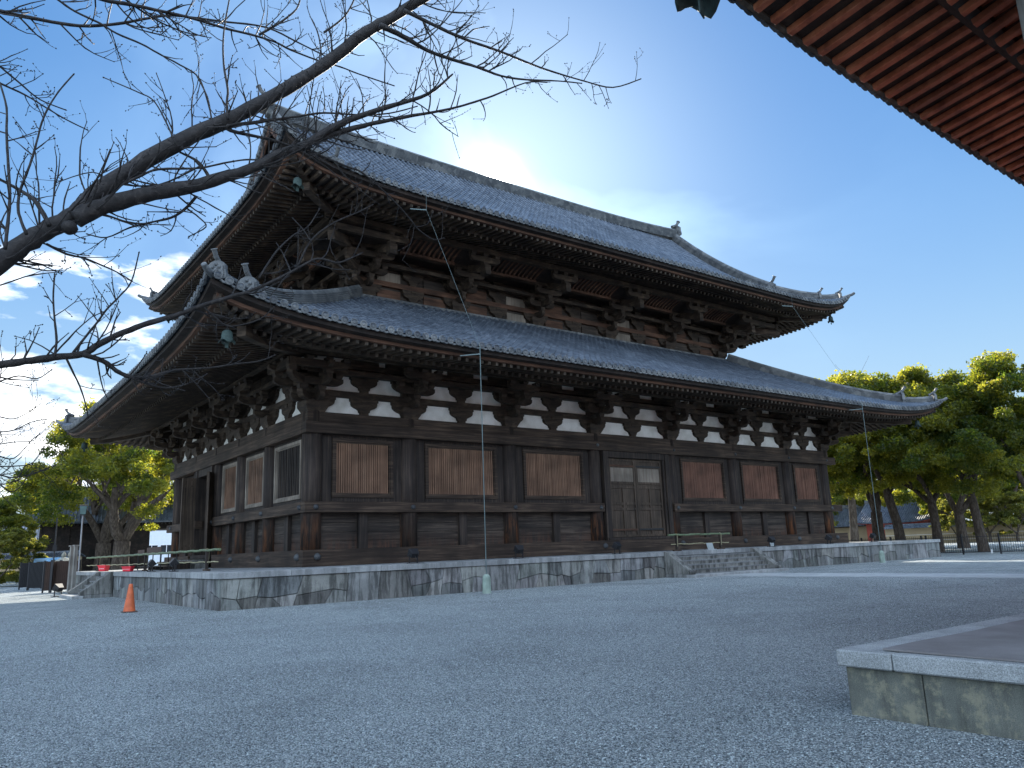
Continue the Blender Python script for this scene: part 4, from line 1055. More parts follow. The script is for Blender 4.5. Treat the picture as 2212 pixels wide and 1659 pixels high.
barrier('bamboo_barrier', 'long bamboo rail running along the left side of the platform to the side stairs', (-3.35, .0, 0), (-4.05, 21.5, 0), (1.3, 9.4, 18.6), .012)

def plaque(loc, label, rz, w_=.45, h=.3):
    t = thing('notice_board', label, 'notice', loc, rz, 'small notice boards on the platform'); mb = MB()
    mb.hexa([(-w_/2, 0, 0), (w_/2, 0, 0), (w_/2, .02, 0), (-w_/2, .02, 0), (-w_/2, .09, h), (w_/2, .09, h), (w_/2, .11, h), (-w_/2, .11, h)]); p = mb.build('board', 'aged_paper', t, local=True)
    mb = MB(); 
    for i, ln in enumerate((.36, .30, .33, .20)):
        z = h*(.78-.19*i); y = .09*z/h-.003; mb.box(-ln/2, ln/2, y-.002, y, z, z+.022)
    mb.build('lettering', 'rusty_brown', p, local=True) if 0 else None
    mb2 = MB(); mb2.beam((-w_/2+.03, .11, h), (-w_/2+.03, .22, 0), .02, .02); mb2.beam((w_/2-.03, .11, h), (w_/2-.03, .22, 0), .02, .02); mb2.build('leg', 'rusty_brown', t, local=True)
plaque((17.2, -3.85, .012), 'small grey notice board leaning at the top of the wide steps', .05)
plaque((23.2, -2.9, .012), 'small grey notice board beside a floodlight right of the steps', .2, .5, .28)

# ------------------------------------------------------------------ cone, tubs, rack
cp_ = at(277, 1324, 24.6); cp_.z = G
t = thing('traffic_cone', 'faded orange traffic cone standing on the gravel before the stone wall', 'traffic cone', (-6.3, -1.4, G))
mb = MB(); mb.lathe([(.17, .0), (.165, .02), (.155, .08), (.055, .76), (.045, .78)], (0, 0, .03), 20); mb.build('cone_body', 'orange_plastic', t, local=True, smooth=False)
mb = MB(); mb.box(-.2, .2, -.2, .2, 0, .035); mb.build('base', 'rusty_brown', t, local=True, bevel=.01)
mb = MB()
for i, (x, z) in enumerate(((-.03, .42), (.02, .44), (-.03, .33), (.02, .34), (0, .25))):
    a = -2.45+x*6; r = .155-.155*(z-.0)/.78*.67; c = Vector((math.cos(a)*r*1.0, math.sin(a)*r*1.0, z)); mb.lathe([(.014, 0), (.010, .003)], c, 6, 'y')
mb.build('white_marks', 'white_paint', t, local=True)
def tub(loc, label, n=1, rz=0):
    t = thing('basket', label, 'basket', loc, rz, 'red plastic baskets on the platform')
    mb = MB(); a, b, h = .17, .22, .26; mb.hexa([(-a, -a*.7, 0), (a, -a*.7, 0), (a, a*.7, 0), (-a, a*.7, 0), (-b, -b*.7, h), (b, -b*.7, h), (b, b*.7, h), (-b, b*.7, h)])
    mb.build('basket_body', 'red_plastic', t, local=True, bevel=.02)
    mb = MB(); mb.box(-b-.02, b+.02, -b*.7-.02, b*.7+.02, h-.015, h+.015); mb.build('rim', 'red_plastic', t, local=True, bevel=.006)
    mb = MB(); 
    for i in range(-2, 3): mb.box(i*.06-.012, i*.06+.012, -b*.7-.012, -b*.7-.0, .06, .1) if 0 else mb.box(i*.055-.01, i*.055+.01, -.152, -.135, .1, .13)
    mb.build('white_marks', 'white_paint', t, local=True)
    return t
tub((-3.95, 17.0, .012), 'bright red plastic basket at the head of the side stairs', 1, -.9).scale = (1.1,)*3
tub((-3.95, 11.55, .012), 'red basket with white marks, left one of the pair beside the side stairs', 1, -.9).scale = (.8,)*3; tub((-3.95, 11.0, .012), 'red basket with white marks, right one of the pair beside the side stairs', 1, -.9).scale = (.8,)*3
t = thing('slatted_rack', 'black metal rack with slatted top on the platform before the open side door', 'rack', (-2.6, 12.2, .012))
mb = MB()
for i in range(9): y = -2.2+i*.55; mb.box(-.3, .35, y, y+.09, .72, .75)
mb.box(-.32, -.29, -2.3, 2.4, .70, .76); mb.box(.35, .38, -2.3, 2.4, .70, .76); mb.build('slatted_top', 'rusty_brown', t, local=True)
mb = MB(); mb.box(-.34, -.32, -2.3, .4, .76, 1.02); mb.box(-.34, -.32, .9, 2.3, .76, .95); mb.build('back_board', 'rusty_brown', t, local=True)
for x in (-.3, .36):
    for y in (-2.2, -.7, .8, 2.3): mb = MB(); mb.box(x-.02, x+.02, y-.02, y+.02, 0, .70); mb.build('leg', 'black_metal', t, local=True)
mb = MB(); mb.box(-.31, -.29, -2.2, 2.3, .15, .18); mb.box(.35, .37, -2.2, 2.3, .15, .18); mb.build('stretcher', 'black_metal', t, local=True)
t = thing('low_plank_bench', 'low weathered plank steps set before the open side door', 'bench', (-1.6, 12.9, .012))
mb = MB(); mb.box(-.45, .35, -1.6, 1.6, .30, .36); mb.box(-.9, -.46, -1.4, 1.4, .14, .19); mb.build('tread', 'wood_pale', t, local=True)
mb = MB(); 
for y in (-1.5, 0, 1.5): mb = MB(); mb.box(-.4, .3, y-.05, y+.05, 0, .299); mb.box(-.85, -.39, y-.05, y+.05, 0, .139); mb.build('leg', 'wood_vertical', t, local=True)

# ------------------------------------------------------------------ terrace and eave of the neighbouring hall
TX, TY = -5.17, -23.37
t = thing('stone_terrace', 'stone edged terrace corner in the right foreground with a lichen stained wall', 'terrace', (TX, TY, G))
mb = MB(); cuts = [0, -.62, -1.95, -3.1, -6, -9, -12, -16]
for a, b in zip(cuts, cuts[1:]): mb.box(TX+.0+(-a)*0, TX+.5, TY+b+.004, TY+a-(.004 if a else 0), G-.05, -.665)
cx = [.5, 1.7, 3.2, 4.8, 6.5, 8.3, 10, 12, 14, 16, 18, 20, 22, 24, 26]
for a, b in zip(cx, cx[1:]): mb.box(TX+a+.004, TX+b, TY-.5, TY, G-.05, -.665)
mb.build('terrace_wall', 'terrace_stone', t, bevel=.006)
mb = MB(); mb.box(TX+.3, TX+26, TY-16, TY-.3, G, -.56); mb.build('core', 'mortar_dark', t)
mb = MB(); cc = [0, -.42, -2.3, -4.4, -7, -10, -13, -16]; o_ = .05
for a, b in zip(cc, cc[1:]): mb.box(TX-o_, TX+.32, TY+b+.004, TY+(a if a else o_)-(.004 if a else 0), -.662, -.53)
cx = [.325, 2.2, 4.2, 6.1, 8.2, 10.5, 12.6, 15, 18, 22, 26]
for a, b in zip(cx, cx[1:]): mb.box(TX+a, TX+b-.005, TY-.32, TY+o_, -.662, -.53)
mb.build('coping', 'terrace_coping', t, bevel=.012)
mb = MB(); mb.box(TX+.30, TX+26, TY-16, TY-.30, -.559, -.545); mb.build('floor', 'platform_paving', t)
mt = MB(); nx = 30; vs = []
def matz(u, v): return -.522+.018*math.exp(-((u)/.25)**2)*0+.004*math.sin(u*3+v*2)
for i in range(nx+1):
    for j in range(9): x = TX+.06+i*.3; y = TY-.30-.0-j*.35-.12*i*.0; vs.append((x, y, matz(x, y)))
mt.add(vs, [(i*9+j, i*9+j+1, (i+1)*9+j+1, (i+1)*9+j) for i in range(nx) for j in range(8)])
o = mt.build('floor_mat', 'felt_mat', None); md = o.modifiers.new('solid', 'SOLIDIFY'); md.thickness = .012
tag(o, 'dull brown grey mat laid flat on the terrace in the right foreground', 'mat')

k2 = thing('neighbour_hall', 'neighbouring hall whose eave of red rafters reaches into the upper right of the view', 'temple', (6, -30, -.53))
KH = mkroof(2.62, 6.62, -3.45, 22, -38, -25.02, .42, 1.6, .36, .012)   # its face towards the great hall is the +y side
KH['zE'] = 6.62
for sd in ('b', 'l'):
    A0, A1 = KH['rng'](sd); a = A0+.40; a_end = A0+22 if sd == 'b' else A1-.4
    far = MB(); nn = 0
    while a < a_end:
        d = min(a-A0, A1-a)
        for s0, s1, zf, sl, h in ((.10, 2.0, 6.53, .13, .085), (1.55, 3.4, 6.51, .22, .09)):
            s1_ = min(s1, d-.05)
            if s1_ < s0+.08: continue
            P0 = Vector(KH['pos'](sd, a, s0, zf-h/2)); P1 = Vector(KH['pos'](sd, a, s1_, zf-h/2+sl*(s1_-s0)))
            if sd == 'b' and nn < 96: mb = MB(); mb.beam(P0, P1, .105, h); mb.build('rafter', 'wood_red_paint', k2, bevel=.006); nn += 1
            else: far.beam(P0, P1, .10, h)
        a += .335
    far.build('far_rafters', 'wood_red_paint', k2)['kind'] = 'stuff'
def ring2(mb, R, prof, sides='bl', closed=True): ring(mb, R, prof, closed, sides)
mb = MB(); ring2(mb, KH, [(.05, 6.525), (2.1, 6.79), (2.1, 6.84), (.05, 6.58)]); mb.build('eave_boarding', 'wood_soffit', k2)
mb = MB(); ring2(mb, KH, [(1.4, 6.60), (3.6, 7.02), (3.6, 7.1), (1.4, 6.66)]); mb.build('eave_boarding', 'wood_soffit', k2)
mb = MB(); ring2(mb, KH, rbox(.03, .10, 6.50, 6.60)); mb.build('eave_lath', 'wood_end_grain', k2)
mb = MB(); ring2(mb, KH, rbox(1.5, 1.66, 6.545, 6.68)); mb.build('eave_lath', 'wood_soffit', k2)
roof2 = bpy.data.objects.new('tiled_roof', None); COL.objects.link(roof2); roof2.parent = k2; roof2.location = Vector((8, -30, 7))-wl(k2)
for sd in 'bl':
    tile_side(KH, roof2, sd, lambda a: 4.0, False); A0, A1 = KH['rng'](sd); mb = MB(); roofbase(mb, KH, sd, list(np.arange(-.05, 7, .3)), lambda s: A0+s, lambda s: A1-s); mb.build('tile_bed', 'old_tile_dark', roof2)
    for o in roof2.children: o.data.materials[0] = MATS['old_tile_dark']
for x in (-3.11, 1.2, 5.6, 10, 14.5):
    mb = MB(); colcyl(mb, x, -25.05, .21, -.53, 6.9); mb.build('column', 'wood_grey_post', k2, smooth=True)
mb = MB(); mb.box(-3.3, 20, -25.12, -25.0, -.5, 6.9); mb.box(-3.5, -3.38, -38, -25.3, -.5, 6.9); mb.build('board_wall', 'wood_red_paint', k2)
for y in (-29, -33.5, -38):
    mb = MB(); colcyl(mb, -3.45, y, .21, -.53, 6.9); mb.build('column', 'wood_grey_post', k2, smooth=True)
mb = MB(); mb.box(-3.6, 22, -25.25, -24.85, 5.6, 5.95); mb.box(-3.65, -3.25, -38, -25.26, 5.6, 5.95); mb.build('head_beam', 'wood_red_paint', k2)
mb = MB(); P = [KH['pos']('b', KH['x0']+s, s, 6.30+.2*s) for s in (.25, .8, 1.6, 2.6)]
for a, b in zip(P, P[1:]): mb.beam(a, b, .2, .24)
mb.build('hip_rafter', 'wood_red_paint', k2)
bp = CP+ray(1515, 22)*1.0; dd = ray(1515, 20); tt = (5.40-CP.z)/dd.z; bp = CP+dd*tt
bell((bp.x, bp.y, 5.40+.52*1.2+.10), 'large dark bell hanging into the top of the view left of the red rafters', 1.2, 'bronze_dark', .35)

# ------------------------------------------------------------------ trees
def leafcloud(rng, clumps, per, size, flat=.8):
    C_ = []; F = []
    vs = np.zeros((0, 3)); allv = []
    tint = []
    for (cx, cy, cz, r, rz_) in clumps:
        n = int(per*(r/1.2)**2)
        d = rng.normal(size=(n, 3)); d /= np.linalg.norm(d, axis=1)[:, None]
        rad = r*(rng.uniform(.12, 1.0, n)**.5)*(1+.55*rng.uniform(0, 1, n)**4)
        P = np.array([cx, cy, cz])+d*rad[:, None]*np.array([1, 1, rz_/r])
        a = rng.normal(size=(n, 3)); a /= np.linalg.norm(a, axis=1)[:, None]
        b = rng.normal(size=(n, 3)); b -= (a*b).sum(1)[:, None]*a; b /= np.linalg.norm(b, axis=1)[:, None]
        s = size*rng.uniform(.6, 1.3, n)[:, None]
        q = np.stack([P-a*s, P-b*s*.55, P+a*s, P+b*s*.55], 1); allv.append(q.reshape(-1, 3)); base = rng.uniform(.05, .95)
        tint.append(np.clip(base+rng.normal(0, .16, n), 0, 1))
    return np.concatenate(allv), np.concatenate(tint)
def leafmesh(name, rng, clumps, per, size, mat):
    v, t_ = leafcloud(rng, clumps, per, size); n = len(t_)
    me = bpy.data.meshes.new(name); me.vertices.add(len(v)); me.vertices.foreach_set('co', v.ravel())
    me.loops.add(4*n); me.loops.foreach_set('vertex_index', np.arange(4*n, dtype=np.int32)); me.polygons.add(n)
    me.polygons.foreach_set('loop_start', np.arange(0, 4*n, 4, dtype=np.int32)); me.update()
    ca = me.attributes.new('leafv', 'FLOAT_COLOR', 'FACE'); arr = np.ones((n, 4)); arr[:, :3] = t_[:, None]; ca.data.foreach_set('color', arr.ravel())
    me.materials.append(MATS[mat]); return me
def treeproto(seed, H=14, spread=6.5, trunk_r=.45, forks=3, bole=2.6, per=420, leaf=.17, mat='camphor_leaf', lean=0, low=.32, nclump=70):
    rng = np.random.default_rng(seed); rr_ = random.Random(seed)
    mb = MB(); tips = []
    def limb(p, d, r, ln, lev):
        pts = [p]; rad = [r]; n = 5; q = Vector(p); dd = Vector(d)
        for i in range(n):
            dd = (dd+Vector((rr_.uniform(-.28, .28), rr_.uniform(-.28, .28), rr_.uniform(-.08, .2)))).normalized(); q = q+dd*ln/n; pts.append(q.copy()); rad.append(r*(1-.5*(i+1)/n))
        mb.tube(pts, rad, 8 if lev < 2 else 5, cap=False); tips.extend(pts[-2:] if lev > 0 else [])
        if lev < 3:
            for k in range(rr_.choice((2, 3))):
                j = rr_.choice((2, 3, 4, 5)); h = rr_.uniform(0, 6.28); tl = rr_.uniform(.45, .95)
                nd = (dd*.7+Vector((math.cos(h)*tl, math.sin(h)*tl, rr_.uniform(.0, .5)))).normalized(); limb(pts[j], nd, rad[j]*.7, ln*rr_.uniform(.6, .8), lev+1)
    base = Vector((0, 0, 0)); pts = [Vector((0, 0, -.2)), Vector((0, 0, .1)), Vector((lean*.3, .05, bole*.5)), Vector((lean, 0, bole))]
    mb.tube(pts, [trunk_r*1.7, trunk_r*1.25, trunk_r, trunk_r*.95], 12, cap=False)
    for k in range(forks):
        h = 2*math.pi*k/forks+rr_.uniform(-.5, .5); limb(pts[-1], Vector((math.cos(h)*.75, math.sin(h)*.75, .9)).normalized(), trunk_r*rr_.uniform(.5, .75), H*.33, 0)
    tm = mb.build('trunk', 'bark', None, smooth=True); COL.objects.unlink(tm)
    clumps = []; sc0 = H/14; nl = max(6, nclump//4)
    for k in range(nl):
        h = 2*math.pi*(k*.618+rr_.uniform(-.06, .06)); q = math.sqrt((k+.35)/nl)
        hz = (1-q**2.2)*.80+rr_.uniform(-.10, .10); R0 = rr_.uniform(1.0, 2.3)*sc0
        c = Vector((math.cos(h)*spread*q*.88+lean, math.sin(h)*spread*q*.88, H*(low+.14+(.86-low)*max(.02, hz))))
        for m_ in range(int(4+5*R0/sc0)):
            a = rr_.uniform(0, 6.28); e = rr_.uniform(-.35, 1.35); r = rr_.choice((.35, .55, .8))*rr_.uniform(.8, 1.25)*sc0
            p = c+Vector((math.cos(a)*math.cos(e)*R0, math.sin(a)*math.cos(e)*R0, math.sin(e)*R0*.72)); clumps.append((p.x, p.y, min(p.z, H-.2), r, r*rr_.uniform(.5, .8)))
    for k in range(nl):   # hanging lower sprays
        h = rr_.uniform(0, 6.28); q = spread*rr_.uniform(.25, .95); r = rr_.uniform(.5, 1.0)*sc0; clumps.append((math.cos(h)*q+lean, math.sin(h)*q, H*(low+rr_.uniform(.02, .45)), r, r*.6))
    for p in rr_.sample(tips, min(len(tips), nclump//3)):
        if p.z > H*low: r = rr_.uniform(.5, .9)*sc0; clumps.append((p.x, p.y, p.z, r, r*.7))
    me = leafmesh('crown', rng, clumps, per, leaf, mat); cr = bpy.data.objects.new('crown', me)
    return tm, cr
def puttree(pr, loc, label, rz, sc_=1.0, name='camphor_tree', group='camphor trees'):
    t = thing(name, label, 'tree', loc, rz, group); t.scale = (sc_,)*3 if not isinstance(sc_, tuple) else sc_
    for nm, s in zip(('trunk', 'crown'), pr): o = s.copy(); COL.objects.link(o); o.parent = t; o.name = nm
    return t
T1 = treeproto(1, 13.6, 7.6, .42, 3, 3.0, 1000, .115, nclump=84, low=.30); T2 = treeproto(2, 13.2, 6.8, .32, 2, 4.2, 1000, .115, lean=.6, low=.26, nclump=90)
T3 = treeproto(3, 14.2, 7.2, .32, 3, 3.6, 1000, .115, lean=-.7, low=.3, nclump=84); T4 = treeproto(4, 12.5, 7.4, .56, 4, 2.6, 1100, .10, low=.27, nclump=105)
gr = 'camphor trees behind the right end of the hall'
puttree(T3, gpos(1790, 88), 'dark leafy tree just behind the right corner column of the hall', .4, 1.1, group=gr)
puttree(T1, gpos(1905, 72), 'broad tree right of the hall with a dark gnarled trunk, left of a twin trunk', 1.2, 1.1, group=gr)
puttree(T2, gpos(1952, 69), 'tree whose thick dark trunk stands directly right of the gnarled one', 2.6, 1.08, group=gr)
puttree(T3, gpos(2030, 68), 'tree with several slanting bare limbs behind the left end of the iron fence', 3.6, 1.0, group=gr)
puttree(T1, gpos(2085, 82), 'tree with a straight pale trunk set back behind the iron fence', 5.1, 1.0, group=gr)
puttree(T2, gpos(2128, 66), 'tree with one slim curved trunk rising behind the white tagged fence post', .9, .96, group=gr)
puttree(T3, gpos(2235, 64), 'tall yellow lit tree at the right edge of the view', 2.0, .97, group=gr)
puttree(T2, gpos(1850, 112), 'tree rising behind the roof corner, farthest back on the right', 4.0, 1.5, group=gr)
puttree(T1, gpos(2180, 125), 'pale sunlit tree beyond the long ochre wall on the right', 2.9, 1.1, group='trees beyond the ochre wall')
puttree(T3, gpos(2060, 140), 'pale sunlit tree beyond the wall behind the slanting limbs', 1.9, 1.2, group='trees beyond the ochre wall')
for u, ds, pr, rz, k_, lb in ((1815, 150, T1, .3, 1.1, 'background tree beyond the wall nearest to the right corner of the hall'), (1895, 158, T2, 1.3, 1.15, 'background tree beyond the wall left of the vermilion shrine'), (1990, 165, T1, 2.2, 1.05, 'background tree directly behind the vermilion shrine roof'),
    (2120, 138, T1, 4.1, .95, 'background tree beyond the wall behind the slim curved trunk'), (2150, 150, T3, 5.2, 1.2, 'taller background tree beyond the wall right of the slim trunk'), (2225, 132, T2, .9, 1.1, 'background tree beyond the wall at the right edge')):
    puttree(pr, gpos(u, ds, G-1.2), lb, rz, k_, group='trees beyond the ochre wall')
gl_ = 'camphor trees at the left of the hall'
puttree(T4, gpos(262, 78), 'great spreading tree with forked pale trunk left of the hall', 2.2, (1.28, 1.28, 1.26), group=gl_)
puttree(T4, gpos(222, 98), 'yellow topped tree behind the great spreading tree on the left', .2, 1.40, group=gl_)
puttree(T2, gpos(-22, 84), 'tree cut by the left edge of the view', 1.0, .55, group=gl_)
S1 = treeproto(8, 4.2, 1.7, .10, 3, .6, 3600, .085, mat='shrub_leaf', low=.12, nclump=46); 
puttree(S1, gpos(58, 74), 'bright yellow green shrub tree in front of the low tiled wall', 0, (1, 1, .95), 'shrub_tree', 'garden shrubs on the left')
puttree(S1, gpos(2, 70), 'dull green shrub tree at the left edge', 2, (1.1, 1.1, 1.1), 'shrub_tree', 'garden shrubs on the left')
for u, ds, k_, lb in ((2075, 122, 1.5, 'bright leafy shrub over the ochre wall left of the slim trunk'), (2145, 119, 1.7, 'bright leafy shrub over the ochre wall right of the slim trunk'), (2205, 118, 1.6, 'bright leafy shrub over the ochre wall at the right edge')):
    puttree(S1, gpos(u, ds), lb, u, k_, 'shrub_tree', 'shrubs beyond the ochre wall')
def bush(u, dist, rx, h, label, seed):
    rng = np.random.default_rng(seed); rr_ = random.Random(seed); cl = []
    for k in range(26): a = rr_.uniform(0, 6.28); q = rr_.uniform(0, 1)**.5*.75; cl.append((math.cos(a)*rx*q, math.sin(a)*rx*q, h*(.5*(1-q*q)+.2), .35, .28))
    me = leafmesh('clipped_bush', rng, cl, 5200, .05, 'shrub_leaf'); o = bpy.data.objects.new('clipped_bush', me); COL.objects.link(o); o.location = gpos(u, dist); o.scale = (1, 1, 1)
    tag(o, label, 'bush', 'clipped bushes in the left garden')
bush(16, 72, 1.7, 1.2, 'rounded clipped bush on the left edge of the gravel', 3); bush(46, 70, 1.2, 1.2, 'dark clipped bush beside the black lattice screen', 4)

# ------------------------------------------------------------------ right background: fence, wall, shrine
def fence_line(name, label, pts, posts_every, h, cat='fence', tagpost=None):
    t = thing(name, label, cat, pts[0]); pk = MB(); rl = MB(); 
    for a, b in zip(pts, pts[1:]):
        a = Vector(a); b = Vector(b); L = (b-a).length; d = (b-a)/L; n = int(L/.125)
        for i in range(n): p = a+d*(i*.125+.06); pk.box(p.x-.008, p.x+.008, p.y-.008, p.y+.008, G+.12, G+h)
        for z in (.14, h-.12): rl.beam(a+Vector((0, 0, z)), b+Vector((0, 0, z)), .03, .04)
        for i in range(int(L/posts_every)+1):
            p = a+d*(i*posts_every); mb = MB(); mb.box(p.x-.045, p.x+.045, p.y-.045, p.y+.045, G, G+h+.06); mb.build('post', 'black_metal', t)
    pk.build('pickets', 'black_metal', t); rl.build('rail', 'black_metal', t); return t
fence_line('iron_fence', 'black iron picket fence behind the right end of the platform', [Vector((42.2, 45, G)), Vector((42.0, -1.5, G)), Vector((45.5, -20, G))], 2.1, 1.22)
mb = MB(); mb.box(-.05, .05, -.012, .0, 0, .24); o = mb.build('white_tag', 'white_paint', None); o.location = (42.55, -5.2, G+.05); o.rotation_euler = (0, 0, -math.pi/2); tag(o, 'small white tag fixed to a fence post', 'tag')
def tilewall(name, label, a, b, h, th=.9, group=None, struts=False, lines=True, z=G, dk='roof_tile'):
    a = Vector(a); b = Vector(b); L = (b-a).length; d = (b-a)/L; nrm = Vector((-d.y, d.x, 0))
    if nrm.dot(CP-a) < 0: nrm = -nrm
    t = thing(name, label, 'wall', (a.x, a.y, z), 0, group)
    mb = MB(); c = Vector((0, 0, z+h*.5+.25)); mb.beam(a+c-nrm*0, b+c, th*.6, h-.5); mb.build('plaster_body', 'ochre_plaster', t)
    mb = MB(); c = Vector((0, 0, z+.2)); mb.beam(a+c, b+c, th*.75, .55); mb.build('stone_base', 'coping_stone', t)
    if lines:
        for i in range(3): mb = MB(); zz = Vector((0, 0, z+.75+i*(h-1.0)/3)); mb.beam(a+zz+nrm*(th*.3+.004), b+zz+nrm*(th*.3+.004), .012, .045); mb.build('white_line', 'white_paint', t)
    if struts:
        n = int(L/2.0)
        for i in range(n): p = a+d*(i*2.0+1); mb = MB(); mb.beam(p+nrm*(th*.3+.05)+Vector((0, 0, z+h)), p+nrm*(th*.3+.35)+Vector((0, 0, z+.1)), .1, .1); mb.build('timber_strut', 'black_metal', t)
    rf = MB(); zt = z+h
    for sg in (1, -1):
        A = [a+nrm*(sg*th*.75)+Vector((0, 0, zt)), b+nrm*(sg*th*.75)+Vector((0, 0, zt)), b+Vector((0, 0, zt+.42)), a+Vector((0, 0, zt+.42))]
        rf.hexa([p-Vector((0, 0, .05)) for p in A]+[p+Vector((0, 0, .02)) for p in A])
    n = int(L/.34)
    for i in range(n):
        p = a+d*(i*.34+.17); rf.tube([p+nrm*(th*.77)+Vector((0, 0, zt+.05)), p+Vector((0, 0, zt+.47))], .075, 6)
    rf.beam(a+Vector((0, 0, zt+.52)), b+Vector((0, 0, zt+.52)), .26, .22); rf.build('tile_coping', dk, t); return t
tilewall('boundary_wall', 'long ochre plaster wall with white lines and tiled top behind the fence', (104, -16, G), (104, 34, G), 3.3)
tilewall('boundary_wall', 'far ochre wall with slanting timber struts behind the tree trunks', (126, 38, G), (122, 100, G), 3.3, struts=True)
def hiproof(mb, cx, cy, z, lx, ly, h, over=.8, rot=0, ridge=.5):
    pass
def smallhall(name, label, loc, rz, lx, ly, hw, hr, wallm, roofm, eavem, cat='building', group=None, over=1.4, hip=False, wx=None):
    t = thing(name, label, cat, loc, rz, group); mb = MB(); mb.box(-lx/2, lx/2 if wx is None else wx, -ly/2, ly/2, 0, hw-(.0 if wx is None else 1.1))
    if wx is not None: mb.box(-lx/2, lx/2, -ly/2, ly/2, hw-1.09, hw)
    mb.build('wall', wallm, t, local=True)
    for sx in np.linspace(-1, 1, max(3, int(lx/2.5)+1)):
        mb = MB(); mb.box(sx*lx/2-.12, sx*lx/2+.12, -ly/2-.08, -ly/2-.002, 0, hw); mb.build('post', eavem, t, local=True)
    rf = MB(); ny = 10; L = lx/2+over; W = ly/2+over; prof = [(W*(1-u), hw-.25+hr*(u*.72+.28*u*u)) for u in np.linspace(0, 1, ny)]
    for sg in (-1, 1):
        vs = []
        for y, z in prof:
            inx = L-((W-y) if hip else 0)*.0
            for u in np.linspace(-1, 1, 13): vs.append((u*L, sg*y, z+.35*abs(u)**4*(y/W)))
        rf.add(vs, [(i*13+j, i*13+j+1, (i+1)*13+j+1, (i+1)*13+j) for i in range(ny-1) for j in range(12)])
    o = rf.build('roof', roofm, t, local=True); md = o.modifiers.new('solid', 'SOLIDIFY'); md.thickness = .18
    rw = MB(); n = int(2*L/.36)
    for sg in (-1, 1):
        for i in range(n+1):
            x = -L+i*.36; rw.tube([(x, sg*y, z+.35*abs(x/L)**4*(y/W)+.05) for y, z in prof[::3]], .085, 5, cap=True)
    rw.build('tile_rows', roofm, o, local=True)
    rg = MB(); rg.sweep([(u*L, 0, hw-.25+hr) for u in np.linspace(-1, 1, 9)], rprof(.2, .5, 5)); rg.build('ridge', 'ridge_tile', o, local=True)
    ev = MB(); 
    for sg in (-1, 1):
        for i in range(int(2*L/.4)): x = -L+.1+i*.4; ev.box(x, x+.12, min(sg*W*.97, sg*ly/2), max(sg*W*.97, sg*ly/2), hw-.55+.35*abs(x/L)**4, hw-.42+.35*abs(x/L)**4)
    ev.build('rafters', eavem, t, local=True)
    gb = MB()
    for sx in (-1, 1): gb.prism([(-ly/2, hw), (ly/2, hw), (0, hw+hr-.5)], (sx*(lx/2-.1), 0, 0), (0, 1, 0), (0, 0, 1), .15)
    gb.build('gable', wallm, t, local=True); return t
smallhall('shrine_building', 'small vermilion shrine with upturned tiled roof seen between the trunks', gpos(1962, 142), math.pi*.52, 9, 7, 3.6, 3.2, 'vermilion', 'roof_tile', 'vermilion')
smallhall('tiled_house', 'low tiled roof behind the far wall just right of the hall', gpos(1812, 150), math.pi*.6, 12, 7, 3.4, 3.0, 'ochre_plaster', 'roof_tile', 'wood_vertical')

# ------------------------------------------------------------------ left background
def facing(p): return math.atan2(CP.y-p.y, CP.x-p.x)+math.pi/2
p = gpos(262, 102); g_ = smallhall('temple_gate', 'dark timber gate with a wide opening behind the great tree', p, facing(p), 16, 5, 6.2, 3.6, 'wood_soffit', 'roof_tile', 'wood_soffit', 'gate', wx=2.6)
a = gpos(172, 94); b = gpos(-60, 102)
tilewall('tiled_wall', 'ochre wall with dark tiled top left of the dark gate', a, b, 3.3, 1.3, lines=False)
p = gpos(95, 114); smallhall('tiled_house', 'house with bright striped tile roof behind the left ochre wall', p, facing(p), 17, 7, 4.0, 2.8, 'ochre_plaster', 'grey_roofing', 'wood_vertical')
# white modern building behind, seen under the branches
p = gpos(345, 140); t = thing('white_building', 'white modern building with a dark window band left of the hall', 'building', p, facing(p))
mb = MB(); mb.box(-12, 12, 0, 14, 0, 6.4); mb.build('wall', 'white_wall', t, local=True)
mb = MB(); mb.box(-12.1, 12.1, -.1, 14.1, 6.4, 6.7); mb.build('parapet', 'grey_roofing', t, local=True)
for i in range(10):
    x = -11+i*2.2; mb = MB(); mb.box(x, x+1.9, -.06, -.003, 2.6, 4.1); f = mb.build('window', 'white_paint', t, local=True)
    mb = MB(); mb.box(x+.08, x+.9, -.075, -.061, 2.7, 4.0); mb.box(x+1.0, x+1.82, -.075, -.061, 2.7, 4.0); mb.build('pane', 'glass_dark', f, local=True)
p = gpos(70, 170); t = thing('office_block', 'flat roofed pale block on the skyline at the far left', 'building', p, facing(p)); mb = MB(); mb.box(-14, 16, 0, 12, 0, 10.5); mb.build('wall', 'grey_roofing', t, local=True)
mb = MB()
for i in range(14): mb.box(-13+i*2, -11.9+i*2, -.05, -.003, 7.6, 9.2)
mb.build('window_row', 'glass_dark', t, local=True)
